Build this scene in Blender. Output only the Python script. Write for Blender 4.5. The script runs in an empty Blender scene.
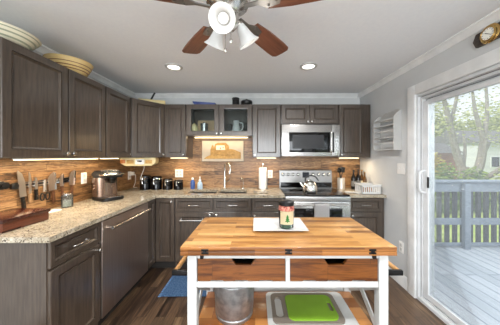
import bpy, bmesh, math, random
from mathutils import Vector, Matrix
random.seed(7)
C = bpy.context.scene.collection
SC = bpy.context.scene
PI = math.pi

# ------------------------------------------------------------------ camera, world, lights
cam_d = bpy.data.cameras.new('camera')
cam = bpy.data.objects.new('camera', cam_d); C.objects.link(cam)
cam.location = (0, 0, 1.37); cam.rotation_euler = (PI/2, 0, 0)
cam_d.sensor_width = 36; cam_d.lens = 210/500*36
cam_d.shift_x = -0.010; cam_d.shift_y = -0.012
cam_d.clip_start = 0.05; cam_d.clip_end = 200
SC.camera = cam
SC.view_settings.view_transform = 'Standard'
SC.view_settings.look = 'None'
SC.view_settings.exposure = 0.55
SC.view_settings.gamma = 1.0
SC.view_settings.use_curve_mapping = False

w = bpy.data.worlds.new('sky'); SC.world = w; w.use_nodes = True
nt = w.node_tree; bg = nt.nodes['Background']
tc = nt.nodes.new('ShaderNodeTexCoord'); mp = nt.nodes.new('ShaderNodeMapping')
mp.inputs['Scale'].default_value = (2, 2, 5)
nz = nt.nodes.new('ShaderNodeTexNoise'); nz.inputs['Scale'].default_value = 1.6; nz.inputs['Detail'].default_value = 4
rp = nt.nodes.new('ShaderNodeValToRGB')
rp.color_ramp.elements[0].position = .38; rp.color_ramp.elements[0].color = (.80, .88, 1, 1)
rp.color_ramp.elements[1].position = .62; rp.color_ramp.elements[1].color = (1, 1, 1, 1)
nt.links.new(tc.outputs['Generated'], mp.inputs[0]); nt.links.new(mp.outputs[0], nz.inputs[0])
nt.links.new(nz.outputs['Fac'], rp.inputs[0]); nt.links.new(rp.outputs[0], bg.inputs[0])
bg.inputs[1].default_value = .9

def light(name, kind, loc, power, rot=(0, 0, 0), color=(1, 1, 1), **k):
    d = bpy.data.lights.new(name, kind); d.energy = power; d.color = color
    for a, v in k.items(): setattr(d, a, v)
    o = bpy.data.objects.new(name, d); C.objects.link(o); o.location = loc; o.rotation_euler = rot
    return o
light('sunlight', 'SUN', (0, 0, 6), 2.4, (0, math.radians(-48), math.radians(20)), (1, .95, .86), angle=.02)
# added frontal fill lamp, standing in the unseen window behind the camera
light('rear_fill', 'AREA', (-.1, -2.42, 1.3), 85, (PI/2, 0, 0), (.90, .96, 1), shape='RECTANGLE', size=2.6, size_y=1.5)

# added fill lamp over the deck, brightening the cabinet fronts through the door
light('deck_fill', 'AREA', (3.4, 1.1, 3.3), 120, Vector((-4.6, 1.0, -2.2)).to_track_quat('-Z', 'Y').to_euler(), (.95, .98, 1), shape='RECTANGLE', size=3.0, size_y=1.6)
# added spots without fixtures, out of view, lighting tops and floor from above
for x_ in (-.837, .547):
    for y_ in (.25, -1.4): light('recessed_and_fill_spot', 'SPOT', (x_, y_, 2.26), 50, (0, 0, 0), (.97, .98, 1), spot_size=2.6, spot_blend=.6, shadow_soft_size=.08)

# ------------------------------------------------------------------ materials
def lin(c):
    f = lambda v: v/12.92 if v <= .04045 else ((v+.055)/1.055)**2.4
    return tuple(f(v/255) for v in c) + (1,)
def mat(name, col, rough=.5, metal=0, noise=None, nscale=8, stretch=(1, 1, 1), bump=0, coat=0, spec=.5, emit=None, estr=0, trans=0, ior=1.45):
    m = bpy.data.materials.new(name); m.use_nodes = True
    n = m.node_tree; b = n.nodes['Principled BSDF']
    b.inputs['Base Color'].default_value = lin(col)
    b.inputs['Roughness'].default_value = rough; b.inputs['Metallic'].default_value = metal
    b.inputs['Coat Weight'].default_value = coat; b.inputs['Coat Roughness'].default_value = .15
    b.inputs['Specular IOR Level'].default_value = spec
    b.inputs['Transmission Weight'].default_value = trans; b.inputs['IOR'].default_value = ior
    if emit: b.inputs['Emission Color'].default_value = lin(emit); b.inputs['Emission Strength'].default_value = estr
    t = n.nodes.new('ShaderNodeTexCoord'); p = n.nodes.new('ShaderNodeMapping'); p.inputs['Scale'].default_value = stretch
    z = n.nodes.new('ShaderNodeTexNoise'); z.inputs['Scale'].default_value = nscale; z.inputs['Detail'].default_value = 6
    n.links.new(t.outputs['Object'], p.inputs[0]); n.links.new(p.outputs[0], z.inputs[0])
    if noise is None: noise = tuple(min(255, v*1.06) for v in col)
    r = n.nodes.new('ShaderNodeValToRGB')
    r.color_ramp.elements[0].position = .35; r.color_ramp.elements[1].position = .68
    r.color_ramp.elements[0].color = lin(col); r.color_ramp.elements[1].color = lin(noise)
    n.links.new(z.outputs['Fac'], r.inputs[0]); n.links.new(r.outputs[0], b.inputs['Base Color'])
    if bump:
        u = n.nodes.new('ShaderNodeBump'); u.inputs['Strength'].default_value = bump; u.inputs['Distance'].default_value = .01
        n.links.new(z.outputs['Fac'], u.inputs['Height']); n.links.new(u.outputs[0], b.inputs['Normal'])
    return m

def planks(name, uv, cols, brick_w, row_h, mortar=.002, grain=(3, 60), rough=.4, coat=0, gs=.55, squash=1, mcol=None, bump=.15, dist=.6):
    """boards laid in rows; uv: which object axes run along and across the boards"""
    m = bpy.data.materials.new(name); m.use_nodes = True
    n = m.node_tree; L = n.links.new; b = n.nodes['Principled BSDF']
    t = n.nodes.new('ShaderNodeTexCoord'); s = n.nodes.new('ShaderNodeSeparateXYZ'); c = n.nodes.new('ShaderNodeCombineXYZ')
    L(t.outputs['Object'], s.inputs[0]); L(s.outputs[uv[0]], c.inputs[0]); L(s.outputs[uv[1]], c.inputs[1])
    k = n.nodes.new('ShaderNodeTexBrick'); k.offset = .37; k.offset_frequency = 2; k.squash = squash
    k.inputs['Color1'].default_value = (0, 0, 0, 1); k.inputs['Color2'].default_value = (1, 1, 1, 1)
    k.inputs['Mortar'].default_value = (.5, .5, .5, 1)
    k.inputs['Scale'].default_value = 1; k.inputs['Brick Width'].default_value = brick_w; k.inputs['Row Height'].default_value = row_h
    k.inputs['Mortar Size'].default_value = mortar; k.inputs['Bias'].default_value = 0
    L(c.outputs[0], k.inputs[0])
    # grain coordinates shift with the board tint, so neighbours differ
    g = n.nodes.new('ShaderNodeMapping'); g.inputs['Scale'].default_value = (grain[0], grain[1], 1)
    a = n.nodes.new('ShaderNodeVectorMath'); a.operation = 'MULTIPLY_ADD'; a.inputs[1].default_value = (7, 3, 11)
    L(k.outputs['Color'], a.inputs[0]); L(c.outputs[0], a.inputs[2]); L(a.outputs[0], g.inputs[0])
    z = n.nodes.new('ShaderNodeTexNoise'); z.inputs['Scale'].default_value = 1; z.inputs['Detail'].default_value = 8; z.inputs['Roughness'].default_value = .62; z.inputs['Distortion'].default_value = dist
    L(g.outputs[0], z.inputs[0])
    mx = n.nodes.new('ShaderNodeMix'); mx.data_type = 'FLOAT'; mx.inputs[0].default_value = gs
    L(k.outputs['Color'], mx.inputs[2]); L(z.outputs['Fac'], mx.inputs[3])
    r = n.nodes.new('ShaderNodeValToRGB'); e = r.color_ramp.elements
    while len(e) < len(cols): e.new(.5)
    for i, q in enumerate(cols): e[i].position = .30 + .40*i/(len(cols)-1); e[i].color = lin(q)
    L(mx.outputs[0], r.inputs[0])
    mm = n.nodes.new('ShaderNodeMix'); mm.data_type = 'RGBA'; mm.inputs[7].default_value = lin(mcol or tuple(v*.45 for v in cols[0]))
    L(k.outputs['Fac'], mm.inputs[0]); L(r.outputs[0], mm.inputs[6]); L(mm.outputs[2], b.inputs['Base Color'])
    b.inputs['Roughness'].default_value = rough; b.inputs['Coat Weight'].default_value = coat; b.inputs['Coat Roughness'].default_value = .12
    u = n.nodes.new('ShaderNodeBump'); u.inputs['Strength'].default_value = bump; u.inputs['Distance'].default_value = .004
    L(mx.outputs[0], u.inputs['Height']); L(u.outputs[0], b.inputs['Normal'])
    return m

def granite():
    m = bpy.data.materials.new('speckled_granite'); m.use_nodes = True
    n = m.node_tree; L = n.links.new; b = n.nodes['Principled BSDF']
    t = n.nodes.new('ShaderNodeTexCoord')
    v = n.nodes.new('ShaderNodeTexVoronoi'); v.inputs['Scale'].default_value = 135
    L(t.outputs['Object'], v.inputs[0])
    sp = n.nodes.new('ShaderNodeSeparateColor'); L(v.outputs['Color'], sp.inputs[0])
    r = n.nodes.new('ShaderNodeValToRGB'); e = r.color_ramp.elements
    tab = [(0, (70, 62, 54)), (.09, (132, 122, 108)), (.22, (184, 174, 156)), (.6, (204, 194, 176)), (.86, (160, 146, 124)), (1, (222, 214, 200))]
    while len(e) < len(tab): e.new(.5)
    for i, (p, q) in enumerate(tab): e[i].position = p; e[i].color = lin(q)
    L(sp.outputs[0], r.inputs[0])
    z = n.nodes.new('ShaderNodeTexNoise'); z.inputs['Scale'].default_value = 14; z.inputs['Detail'].default_value = 5
    L(t.outputs['Object'], z.inputs[0])
    r2 = n.nodes.new('ShaderNodeValToRGB'); r2.color_ramp.elements[0].position = .4; r2.color_ramp.elements[1].position = .6
    r2.color_ramp.elements[0].color = lin((222, 218, 210)); r2.color_ramp.elements[1].color = lin((244, 242, 238))
    L(z.outputs['Fac'], r2.inputs[0])
    mm = n.nodes.new('ShaderNodeMix'); mm.data_type = 'RGBA'; mm.blend_type = 'MULTIPLY'; mm.inputs[0].default_value = 1
    L(r.outputs[0], mm.inputs[6]); L(r2.outputs[0], mm.inputs[7]); L(mm.outputs[2], b.inputs['Base Color'])
    b.inputs['Roughness'].default_value = .18
    return m

def pane(name, tint=(235, 240, 240), haze=.06, gloss=.10):
    m = bpy.data.materials.new(name); m.use_nodes = True
    n = m.node_tree; L = n.links.new; n.nodes.remove(n.nodes['Principled BSDF']); out = n.nodes['Material Output']
    tr = n.nodes.new('ShaderNodeBsdfTransparent'); tr.inputs[0].default_value = lin(tint)
    gl = n.nodes.new('ShaderNodeBsdfGlossy'); gl.inputs['Roughness'].default_value = .03
    df = n.nodes.new('ShaderNodeBsdfTranslucent'); df.inputs[0].default_value = lin((240, 243, 246))
    fr = n.nodes.new('ShaderNodeFresnel'); fr.inputs[0].default_value = 1.3
    m1 = n.nodes.new('ShaderNodeMixShader'); m1.inputs[0].default_value = haze; L(tr.outputs[0], m1.inputs[1]); L(df.outputs[0], m1.inputs[2])
    m2 = n.nodes.new('ShaderNodeMixShader'); mu = n.nodes.new('ShaderNodeMath'); mu.operation = 'MULTIPLY'; mu.inputs[1].default_value = gloss*10
    L(fr.outputs[0], mu.inputs[0]); L(mu.outputs[0], m2.inputs[0]); L(m1.outputs[0], m2.inputs[1]); L(gl.outputs[0], m2.inputs[2]); L(m2.outputs[0], out.inputs[0])
    return m

M = {}
M['wall'] = mat('grey_paint', (204, 205, 205), .75, noise=(207, 208, 208))
M['ceiling'] = mat('ceiling_paint', (236, 237, 240), .85, noise=(239, 240, 242), nscale=40)
M['trim'] = mat('white_trim', (228, 228, 227), .4)
M['vinyl'] = mat('white_vinyl', (214, 215, 216), .35)
M['cab'] = mat('grey_brown_stain', (62, 51, 42), .30, noise=(84, 71, 60), nscale=5, stretch=(14, 14, 1.2), coat=.6, spec=.8)
M['cabin'] = mat('cabinet_interior', (196, 160, 118), .6, noise=(208, 174, 132), stretch=(1, 1, 8))
M['toe'] = mat('dark_toe_kick', (40, 36, 33), .6)
M['granite'] = granite()
bs = [(62, 42, 26), (122, 88, 56), (166, 126, 84), (106, 74, 46), (186, 146, 102), (134, 98, 64)]
M['splash_b'] = planks('splash_boards', (0, 2), bs, .6, .05, .0010, (5, 44), .38, gs=.7, dist=1.6)
M['splash_l'] = planks('splash_boards_side', (1, 2), bs, .6, .05, .0010, (5, 44), .38, gs=.7, dist=1.6)
M['floor'] = planks('hardwood_floor', (1, 0), [(40, 30, 24), (72, 54, 41), (104, 80, 60), (78, 60, 46), (136, 108, 80)], 1.1, .085, .0014, (2.4, 30), .28, gs=.68, dist=1.2)
M['block'] = planks('butcher_block', (0, 1), [(124, 78, 36), (166, 114, 58), (196, 146, 84), (168, 116, 58), (206, 158, 98)], .34, .042, .0006, (5, 46), .32, coat=.1, gs=.5, mcol=(150, 96, 50), bump=.04)
M['blockv'] = planks('butcher_block_edge', (0, 2), [(96, 56, 25), (132, 82, 38), (156, 102, 52)], .34, .05, .0004, (5, 60), .3, gs=.5, mcol=(130, 80, 40), bump=.04)
M['acacia'] = planks('acacia_drawer', (0, 2), [(36, 18, 6), (84, 44, 16), (120, 70, 28), (68, 34, 11), (130, 78, 36)], .6, .09, .0005, (3, 34), .3, coat=.2, gs=.7, bump=.05)
M['shelfwood'] = planks('acacia_shelf', (0, 1), [(134, 78, 34), (168, 106, 52), (186, 124, 66)], .7, .09, .0005, (3, 40), .3, coat=.2, gs=.5, bump=.04)
M['rod'] = mat('turned_wood', (196, 144, 88), .4, noise=(214, 164, 106), stretch=(1, 6, 1))
M['white'] = mat('white_paint', (186, 185, 182), .4)
M['ceramic'] = mat('white_ceramic', (216, 216, 214), .15)
M['steel'] = mat('stainless', (176, 173, 170), .27, 1, noise=(198, 196, 194), nscale=4, stretch=(1, 1, 60))
M['steelh'] = mat('brushed_stainless', (176, 158, 147), .42, 1, noise=(188, 170, 158), nscale=4, stretch=(60, 60, 1))
M['nickel'] = mat('brushed_nickel', (205, 202, 197), .25, 1)
M['iron'] = mat('satin_iron', (140, 138, 135), .4, 1)
M['chrome'] = mat('polished_steel', (222, 220, 216), .08, 1)
M['galv'] = mat('galvanised_steel', (150, 152, 154), .42, .9, noise=(186, 188, 190), nscale=30)
M['gasket'] = mat('grey_gasket', (112, 110, 108), .7)
M['black'] = mat('black_plastic', (20, 20, 21), .35)
M['gloss'] = mat('black_glass', (9, 9, 10), .06)
M['blackm'] = mat('black_metal', (26, 25, 25), .4, .5)
M['sinkc'] = mat('dark_composite_sink', (66, 60, 56), .4, noise=(84, 76, 70), nscale=200)
M['led'] = mat('warm_diffuser', (255, 236, 200), .4, emit=(255, 226, 176), estr=5)
M['lamp'] = mat('lamp_lens', (255, 255, 255), .4, emit=(255, 250, 242), estr=1.2)
M['bulb'] = mat('bulb_glass', (205, 204, 202), .4, emit=(255, 250, 242), estr=.3)
M['frost'] = mat('frosted_glass_shade', (196, 196, 195), .35, emit=(255, 250, 244), estr=.03)
M['fanwood'] = planks('walnut_blade', (0, 1), [(92, 54, 38), (118, 72, 52), (136, 88, 66)], 2, .3, 0, (3, 70), .35, gs=.85, bump=.03)
M['glass'] = pane('clear_glass', haze=.02)
M['door_glass'] = pane('door_glass', (238, 241, 242), .08, .05)
M['jarglass'] = pane('jar_glass', (226, 230, 226), .22, .12)
M['outlet'] = mat('white_plate', (232, 230, 226), .4)
M['slot'] = mat('outlet_face', (206, 204, 200), .45)
M['towel'] = mat('grey_terry', (206, 203, 201), .95, noise=(228, 225, 223), nscale=160, bump=.5)
M['rug'] = mat('blue_woven', (74, 112, 158), .95, noise=(124, 160, 198), nscale=90, bump=.8)
M['paper'] = mat('paper_white', (238, 237, 233), .9)
M['redwood'] = planks('cherry_box', (1, 0), [(46, 14, 7), (72, 24, 12), (92, 36, 18)], 1.5, .12, 0, (3, 60), .24, coat=.2, gs=.7, bump=.02)
M['redside'] = mat('cherry_side', (84, 42, 27), .3, noise=(106, 58, 38), stretch=(30, 2, 30))
M['blade'] = mat('knife_blade', (214, 208, 200), .28, 1)
M['bladed'] = mat('dark_blade', (176, 160, 148), .38, .95)
M['handlet'] = mat('tan_handle', (150, 116, 82), .5)
M['handlew'] = mat('wood_handle', (72, 44, 28), .5, noise=(98, 62, 40))
M['cream'] = mat('cream_plastic', (208, 190, 138), .4)
M['gold'] = mat('amber_wood', (172, 128, 58), .45, noise=(200, 156, 82), nscale=30)
M['brass'] = mat('polished_brass', (190, 156, 96), .18, 1)
M['bluegl'] = mat('blue_glaze', (62, 78, 138), .2, noise=(96, 112, 168))
M['amber'] = mat('amber_oil', (92, 60, 20), .12)
M['dkglass'] = mat('dark_bottle', (22, 18, 16), .08)
M['green'] = mat('lime_board', (112, 150, 34), .5)
M['taupe'] = mat('taupe_board', (116, 106, 96), .5)
M['bluesoap'] = mat('blue_soap', (66, 92, 152), .2)
M['clearsoap'] = mat('pale_soap', (178, 198, 214), .1)
M['grayprint'] = mat('grey_print', (120, 118, 116), .5)
M['mesh'] = mat('oven_mesh', (44, 44, 46), .2)
M['screen'] = mat('dark_display', (14, 18, 24), .1, emit=(60, 90, 150), estr=.02)
M['redcloth'] = mat('red_floral_cloth', (120, 34, 32), .8, noise=(214, 150, 128), nscale=70)
M['label'] = mat('kraft_label', (226, 210, 174), .8)
M['leafgreen'] = mat('tree_print', (46, 108, 44), .7)
M['wax'] = mat('green_wax', (58, 104, 76), .4)
M['plankdark'] = mat('dark_plank', (58, 50, 46), .6, noise=(84, 74, 68), nscale=6, stretch=(6, 1, 22))
M['clockface'] = mat('clock_face', (238, 236, 228), .4)
M['deck'] = planks('deck_boards', (1, 0), [(176, 182, 188), (194, 198, 204), (206, 210, 214)], 4, .14, .006, (1.5, 30), .6, gs=.6, mcol=(110, 120, 136))
M['railp'] = mat('blue_grey_rail', (118, 128, 140), .7, noise=(144, 152, 162), stretch=(2, 8, 8))
M['baluster'] = mat('dark_baluster', (52, 52, 56), .8)
M['grass'] = mat('lawn', (150, 172, 74), .95, noise=(196, 206, 122), nscale=3)
M['bark'] = mat('pale_bark', (128, 118, 106), .9, noise=(164, 156, 144), nscale=9, stretch=(3, 3, 1), bump=.5)
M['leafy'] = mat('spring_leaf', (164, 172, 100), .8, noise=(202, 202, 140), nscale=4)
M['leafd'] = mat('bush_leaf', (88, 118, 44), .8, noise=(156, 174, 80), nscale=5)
M['leafo'] = mat('gold_leaf', (186, 168, 62), .8, noise=(206, 190, 90), nscale=5)
M['brickr'] = planks('red_brick', (0, 2), [(130, 70, 56), (150, 86, 68), (164, 100, 80)], .22, .075, .01, (6, 20), .9, gs=.4, mcol=(160, 140, 126))
M['siding'] = planks('white_siding', (0, 2), [(206, 206, 206), (216, 216, 216)], 6, .14, .008, (1, 4), .7, gs=.5, mcol=(150, 150, 152))
M['roofm'] = mat('grey_shingle', (104, 100, 98), .9, noise=(132, 128, 124), nscale=12)

# ------------------------------------------------------------------ mesh helpers
def box(bm, x0, x1, y0, y1, z0, z1, bev=0, mx=None):
    vs = [bm.verts.new(p) for p in ((x0, y0, z0), (x1, y0, z0), (x1, y1, z0), (x0, y1, z0), (x0, y0, z1), (x1, y0, z1), (x1, y1, z1), (x0, y1, z1))]
    fs = [bm.faces.new([vs[i] for i in f]) for f in ((3, 2, 1, 0), (4, 5, 6, 7), (0, 1, 5, 4), (1, 2, 6, 5), (2, 3, 7, 6), (3, 0, 4, 7))]
    if mx is not None: bmesh.ops.transform(bm, matrix=mx, verts=vs)
    if bev:
        es = list({e for f in fs for e in f.edges})
        bmesh.ops.bevel(bm, geom=es, offset=bev, segments=2, profile=.6, affect='EDGES')
    return vs
def bx(*a, **k):
    bm = bmesh.new(); box(bm, *a, **k); return bm
def lathe(bm, prof, seg=24, cx=0, cy=0, cz=0, mx=None, cap=True):
    rings = []; allv = []
    for r, z in prof:
        if r < 1e-6: ring = [bm.verts.new((cx, cy, cz+z))]
        else: ring = [bm.verts.new((cx+r*math.cos(2*PI*i/seg), cy+r*math.sin(2*PI*i/seg), cz+z)) for i in range(seg)]
        rings.append(ring); allv += ring
    for a, b in zip(rings, rings[1:]):
        for i in range(seg):
            j = (i+1) % seg
            if len(a) == 1 and len(b) == 1: continue
            if len(a) == 1: bm.faces.new((a[0], b[j], b[i]))
            elif len(b) == 1: bm.faces.new((a[i], a[j], b[0]))
            else: bm.faces.new((a[i], a[j], b[j], b[i]))
    if cap:
        if len(rings[0]) > 1: bm.faces.new(rings[0][::-1])
        if len(rings[-1]) > 1: bm.faces.new(rings[-1])
    if mx is not None: bmesh.ops.transform(bm, matrix=mx, verts=allv)
    return allv
def lz(prof, seg=24, **k):
    bm = bmesh.new(); lathe(bm, prof, seg, **k); return bm
def smoothpath(pts, n=6):
    P = [Vector(p) for p in pts]
    if len(P) < 3: return P
    out = []; Q = [2*P[0]-P[1]] + P + [2*P[-1]-P[-2]]
    for i in range(1, len(Q)-2):
        a, b, c, d = Q[i-1:i+3]
        for k in range(n):
            t = k/n
            out.append(.5*((2*b)+(c-a)*t+(2*a-5*b+4*c-d)*t*t+(3*b-a-3*c+d)*t**3))
    return out+[P[-1]]
def tube(bm, pts, r, seg=8, smooth=0):
    P = smoothpath(pts, smooth) if smooth else [Vector(p) for p in pts]
    R = r if isinstance(r, (list, tuple)) else None
    n = len(P); rings = []; up = None
    for i, p in enumerate(P):
        t = (P[min(i+1, n-1)]-P[max(i-1, 0)]).normalized()
        if up is None: up = Vector((0, 0, 1)) if abs(t.z) < .9 else Vector((1, 0, 0))
        s = t.cross(up).normalized(); up = s.cross(t).normalized()
        rr = r if R is None else R[0]+(R[-1]-R[0])*i/(n-1) if len(R) == 2 else R[min(i, len(R)-1)]
        rings.append([bm.verts.new(p+rr*(math.cos(2*PI*k/seg)*s+math.sin(2*PI*k/seg)*up)) for k in range(seg)])
    for a, b in zip(rings, rings[1:]):
        for k in range(seg): bm.faces.new((a[k], a[(k+1) % seg], b[(k+1) % seg], b[k]))
    bm.faces.new(rings[0][::-1]); bm.faces.new(rings[-1])
def tb(*a, **k):
    bm = bmesh.new(); tube(bm, *a, **k); return bm
def prism(bm, poly, a0, a1, axis='z', bev=0):
    """poly in the plane of the other two axes, extruded along axis"""
    def P(u, v, w):
        return {'z': (u, v, w), 'y': (u, w, v), 'x': (w, u, v)}[axis]
    A = [bm.verts.new(P(u, v, a0)) for u, v in poly]; B = [bm.verts.new(P(u, v, a1)) for u, v in poly]
    n = len(poly); fs = [bm.faces.new(A[::-1]), bm.faces.new(B)]
    for i in range(n): fs.append(bm.faces.new((A[i], A[(i+1) % n], B[(i+1) % n], B[i])))
    bmesh.ops.recalc_face_normals(bm, faces=fs)
    if bev: bmesh.ops.bevel(bm, geom=list({e for f in fs for e in f.edges}), offset=bev, segments=2, affect='EDGES')
    return A+B
def pr(*a, **k):
    bm = bmesh.new(); prism(bm, *a, **k); return bm
def gridprism(xs, ys, mask, z0, z1, bev=.004):
    bm = bmesh.new(); V = {}
    def v(i, j, z):
        if (i, j, z) not in V: V[(i, j, z)] = bm.verts.new((xs[i], ys[j], z))
        return V[(i, j, z)]
    ok = lambda i, j: 0 <= i < len(xs)-1 and 0 <= j < len(ys)-1 and mask(i, j)
    for i in range(len(xs)-1):
        for j in range(len(ys)-1):
            if not ok(i, j): continue
            bm.faces.new((v(i, j, z1), v(i+1, j, z1), v(i+1, j+1, z1), v(i, j+1, z1)))
            bm.faces.new((v(i, j+1, z0), v(i+1, j+1, z0), v(i+1, j, z0), v(i, j, z0)))
            for (di, dj, a, b) in ((0, -1, (i, j), (i+1, j)), (1, 0, (i+1, j), (i+1, j+1)), (0, 1, (i+1, j+1), (i, j+1)), (-1, 0, (i, j+1), (i, j))):
                if not ok(i+di, j+dj): bm.faces.new((v(*a, z0), v(*b, z0), v(*b, z1), v(*a, z1)))
    if bev:
        es = [e for e in bm.edges if len(e.link_faces) == 2 and e.calc_face_angle(0) > .5]
        bmesh.ops.bevel(bm, geom=es, offset=bev, segments=2, affect='EDGES')
    return bm
def obj(name, bm, m, parent=None, loc=(0, 0, 0), rot=(0, 0, 0), smooth=None):
    me = bpy.data.meshes.new(name)
    if isinstance(bm, bpy.types.Mesh): me = bm
    else:
        bmesh.ops.recalc_face_normals(bm, faces=bm.faces[:])
        bm.to_mesh(me); bm.free()
        mm = M[m] if isinstance(m, str) else m
        me.materials.append(mm)
        if smooth is None: smooth = True
        if smooth:
            me.polygons.foreach_set('use_smooth', [True]*len(me.polygons))
            me.set_sharp_from_angle(angle=math.radians(38))
    o = bpy.data.objects.new(name, me); C.objects.link(o)
    o.parent = parent; o.location = loc; o.rotation_euler = rot
    return o
def tag(o, label, cat, group=None):
    o['label'] = label; o['category'] = cat
    if group: o['group'] = group
    return o
def thing(name, label, cat, loc=(0, 0, 0), rz=0, group=None):
    o = bpy.data.objects.new(name, None); C.objects.link(o); o.empty_display_size = .05
    o.location = loc; o.rotation_euler = (0, 0, rz)
    return tag(o, label, cat, group)
def struct(name, bm, m, parent=None, **k):
    o = obj(name, bm, m, parent, **k); o['kind'] = 'structure'; return o
def dup(root, loc, rz, label, group=None):
    r = root.copy(); C.objects.link(r); r.location = loc; r.rotation_euler = (0, 0, rz); r['label'] = label
    if group: r['group'] = group
    for ch in list(root.children):
        c = ch.copy(); C.objects.link(c); c.parent = r
        for g in list(ch.children):
            d = g.copy(); C.objects.link(d); d.parent = c
    return r

# ------------------------------------------------------------------ room shell
XL, XR, YB, YF, ZC = -1.80, 1.56, 3.13, -2.5, 2.295
struct('floor', bx(XL-.1, XR+.14, YF-.1, YB+.1, -.12, 0), 'floor')
struct('ceiling', bx(XL-.1, XR+.14, YF-.1, YB+.1, ZC, ZC+.15), 'ceiling')
struct('wall_left', bx(XL-.1, XL, YF-.1, YB+.1, 0, ZC), 'wall')
struct('wall_back', bx(XL, XR, YB, YB+.1, 0, ZC), 'wall')
DY0, DY1, DZ = .20, 2.025, 1.965                        # opening of the sliding door
bm = bmesh.new()
box(bm, XR, XR+.14, DY1, YB+.1, 0, ZC); box(bm, XR, XR+.14, DY0, DY1, DZ, ZC); box(bm, XR, XR+.14, YF-.1, DY0, 0, ZC)
struct('wall_right', bm, 'wall')
bm = bmesh.new()
box(bm, XL, -1.5, YF-.1, YF, 0, ZC); box(bm, 1.3, XR, YF-.1, YF, 0, ZC); box(bm, -1.5, 1.3, YF-.1, YF, 0, .5); box(bm, -1.5, 1.3, YF-.1, YF, 2.1, ZC)
struct('wall_front', bm, 'wall')
bm = bmesh.new()
for a in ((-1.5, -1.44, .5, 2.1), (1.24, 1.3, .5, 2.1), (-1.44, 1.24, .5, .56), (-1.44, 1.24, 2.04, 2.1), (-.13, -.07, .56, 2.04)): box(bm, a[0], a[1], YF-.09, YF-.03, a[2], a[3])
struct('added_window', bm, 'vinyl')  # unseen window, made up to hold the fill lamp
# backsplash boards, on the left and the back wall between worktop and wall cabinets
struct('wall_back_splash', bx(XL+.0125, XR-.001, YB-.012, YB-.0005, .9, 1.70), 'splash_b')
struct('wall_left_splash', bx(XL+.0005, XL+.012, 1.0, YB-.0125, .9, 1.37), 'splash_l')
# crown moulding
def crown(poly_len, axis):
    return pr(poly_len[0], poly_len[1], poly_len[2], axis)
cp = [(0, 0), (0, -.055), (.008, -.055), (.014, -.044), (.03, -.018), (.044, -.012), (.044, 0)]
struct('trim_1', pr([(XL+a, ZC+b) for a, b in cp], YF, YB, 'y'), 'trim')
struct('trim_2', pr([(XR-a, ZC+b) for a, b in cp], YF, YB, 'y'), 'trim')
struct('trim_3', pr([(YB-a, ZC+b) for a, b in cp], XL+.045, XR-.045, 'x'), 'trim')
bp = [(0, 0), (0, .125), (-.006, .125), (-.014, .105), (-.014, 0)]
struct('baseboard_right', pr([(XR+a, b+.001) for a, b in bp], 2.13, 2.50, 'y'), 'trim')
struct('baseboard_front', bx(XL, XR-.001, YF+.001, YF+.015, .001, .125), 'trim')

# sliding door: casing, vinyl frame, fixed pane, sliding pane with screen
d1 = struct('door_1', bx(XR-.0, XR+.14, DY0+.001, DY1-.001, .001, .028), 'vinyl')         # sill
d1['kind'] = 'structure'
bm = bmesh.new()
cw = .095
box(bm, XR-.022, XR-.001, DY1, DY1+cw, .001, DZ+cw, .004); box(bm, XR-.022, XR-.001, DY0-cw, DY0, .001, DZ+cw, .004); box(bm, XR-.022, XR-.001, DY0+.001, DY1-.001, DZ, DZ+cw, .004)
struct('door_casing', bm, 'trim', d1)
bm = bmesh.new()                                         # stepped frame with three tracks
for k, (xa, xb, wd) in enumerate(((.0, .03, .012), (.03, .075, .024), (.075, .14, .036))):
    box(bm, XR+xa, XR+xb, DY1-wd-.001, DY1-.001, .029, DZ-.001, .002); box(bm, XR+xa, XR+xb, DY0+.001, DY0+wd, .029, DZ-.001, .002)
    box(bm, XR+xa, XR+xb, DY0+wd, DY1-wd-.001, DZ-wd*2-.001, DZ-.001, .002)
ws = bmesh.new()
for xa, wd in ((.0295, .012), (.0745, .024), (.002, .0)):
    box(ws, XR+xa-.0015, XR+xa+.0004, DY0+.05, DY1-wd-.0012, DZ-wd*2-.0055, DZ-wd*2-.0012); box(ws, XR+xa-.0015, XR+xa+.0004, DY1-wd-.0055, DY1-wd-.0012, .03, DZ-wd*2-.0056)
for xa in (.028, .062, .1): box(bm, XR+xa, XR+xa+.006, DY0+.02, DY1-.05, .028, .042)
fr = struct('door_frame', bm, 'vinyl', d1)
struct('gasket_shadow_line', ws, 'gasket', fr)  # grey gasket strips, also standing in for shadow lines at each frame step
def sash(name, xa, y0, y1, glass, st=.06):
    bm = bmesh.new(); z0, z1 = .045, DZ-.075
    box(bm, xa, xa+.03, y1-st, y1, z0, z1, .004); box(bm, xa, xa+.03, y0, y0+st, z0, z1, .004)
    box(bm, xa, xa+.03, y0+st, y1-st, z0, z0+.05, .003); box(bm, xa, xa+.03, y0+st, y1-st, z1-.035, z1, .003)
    s = struct(name, bm, 'vinyl', d1)
    struct('glass_pane', bx(xa+.012, xa+.016, y0+st, y1-st, z0+.05, z1-.035), glass, s)
    return s
s1 = sash('sliding_panel', XR+.038, 1.0, DY1-.026, 'door_glass')
sash('fixed_panel', XR+.080, DY0+.05, 1.06, 'door_glass')
h = obj('door_handle', tb([(XR+.038, DY1-.055, 1.03), (XR-.012, DY1-.055, 1.05), (XR-.016, DY1-.055, 1.14), (XR-.012, DY1-.055, 1.22), (XR+.038, DY1-.055, 1.24)], .011, smooth=4), 'vinyl', s1); h['kind'] = 'structure'
h = obj('door_latch', bx(XR+.030, XR+.0395, DY1-.098, DY1-.082, 1.08, 1.18, .003), 'blackm', s1); h['kind'] = 'structure'

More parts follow.
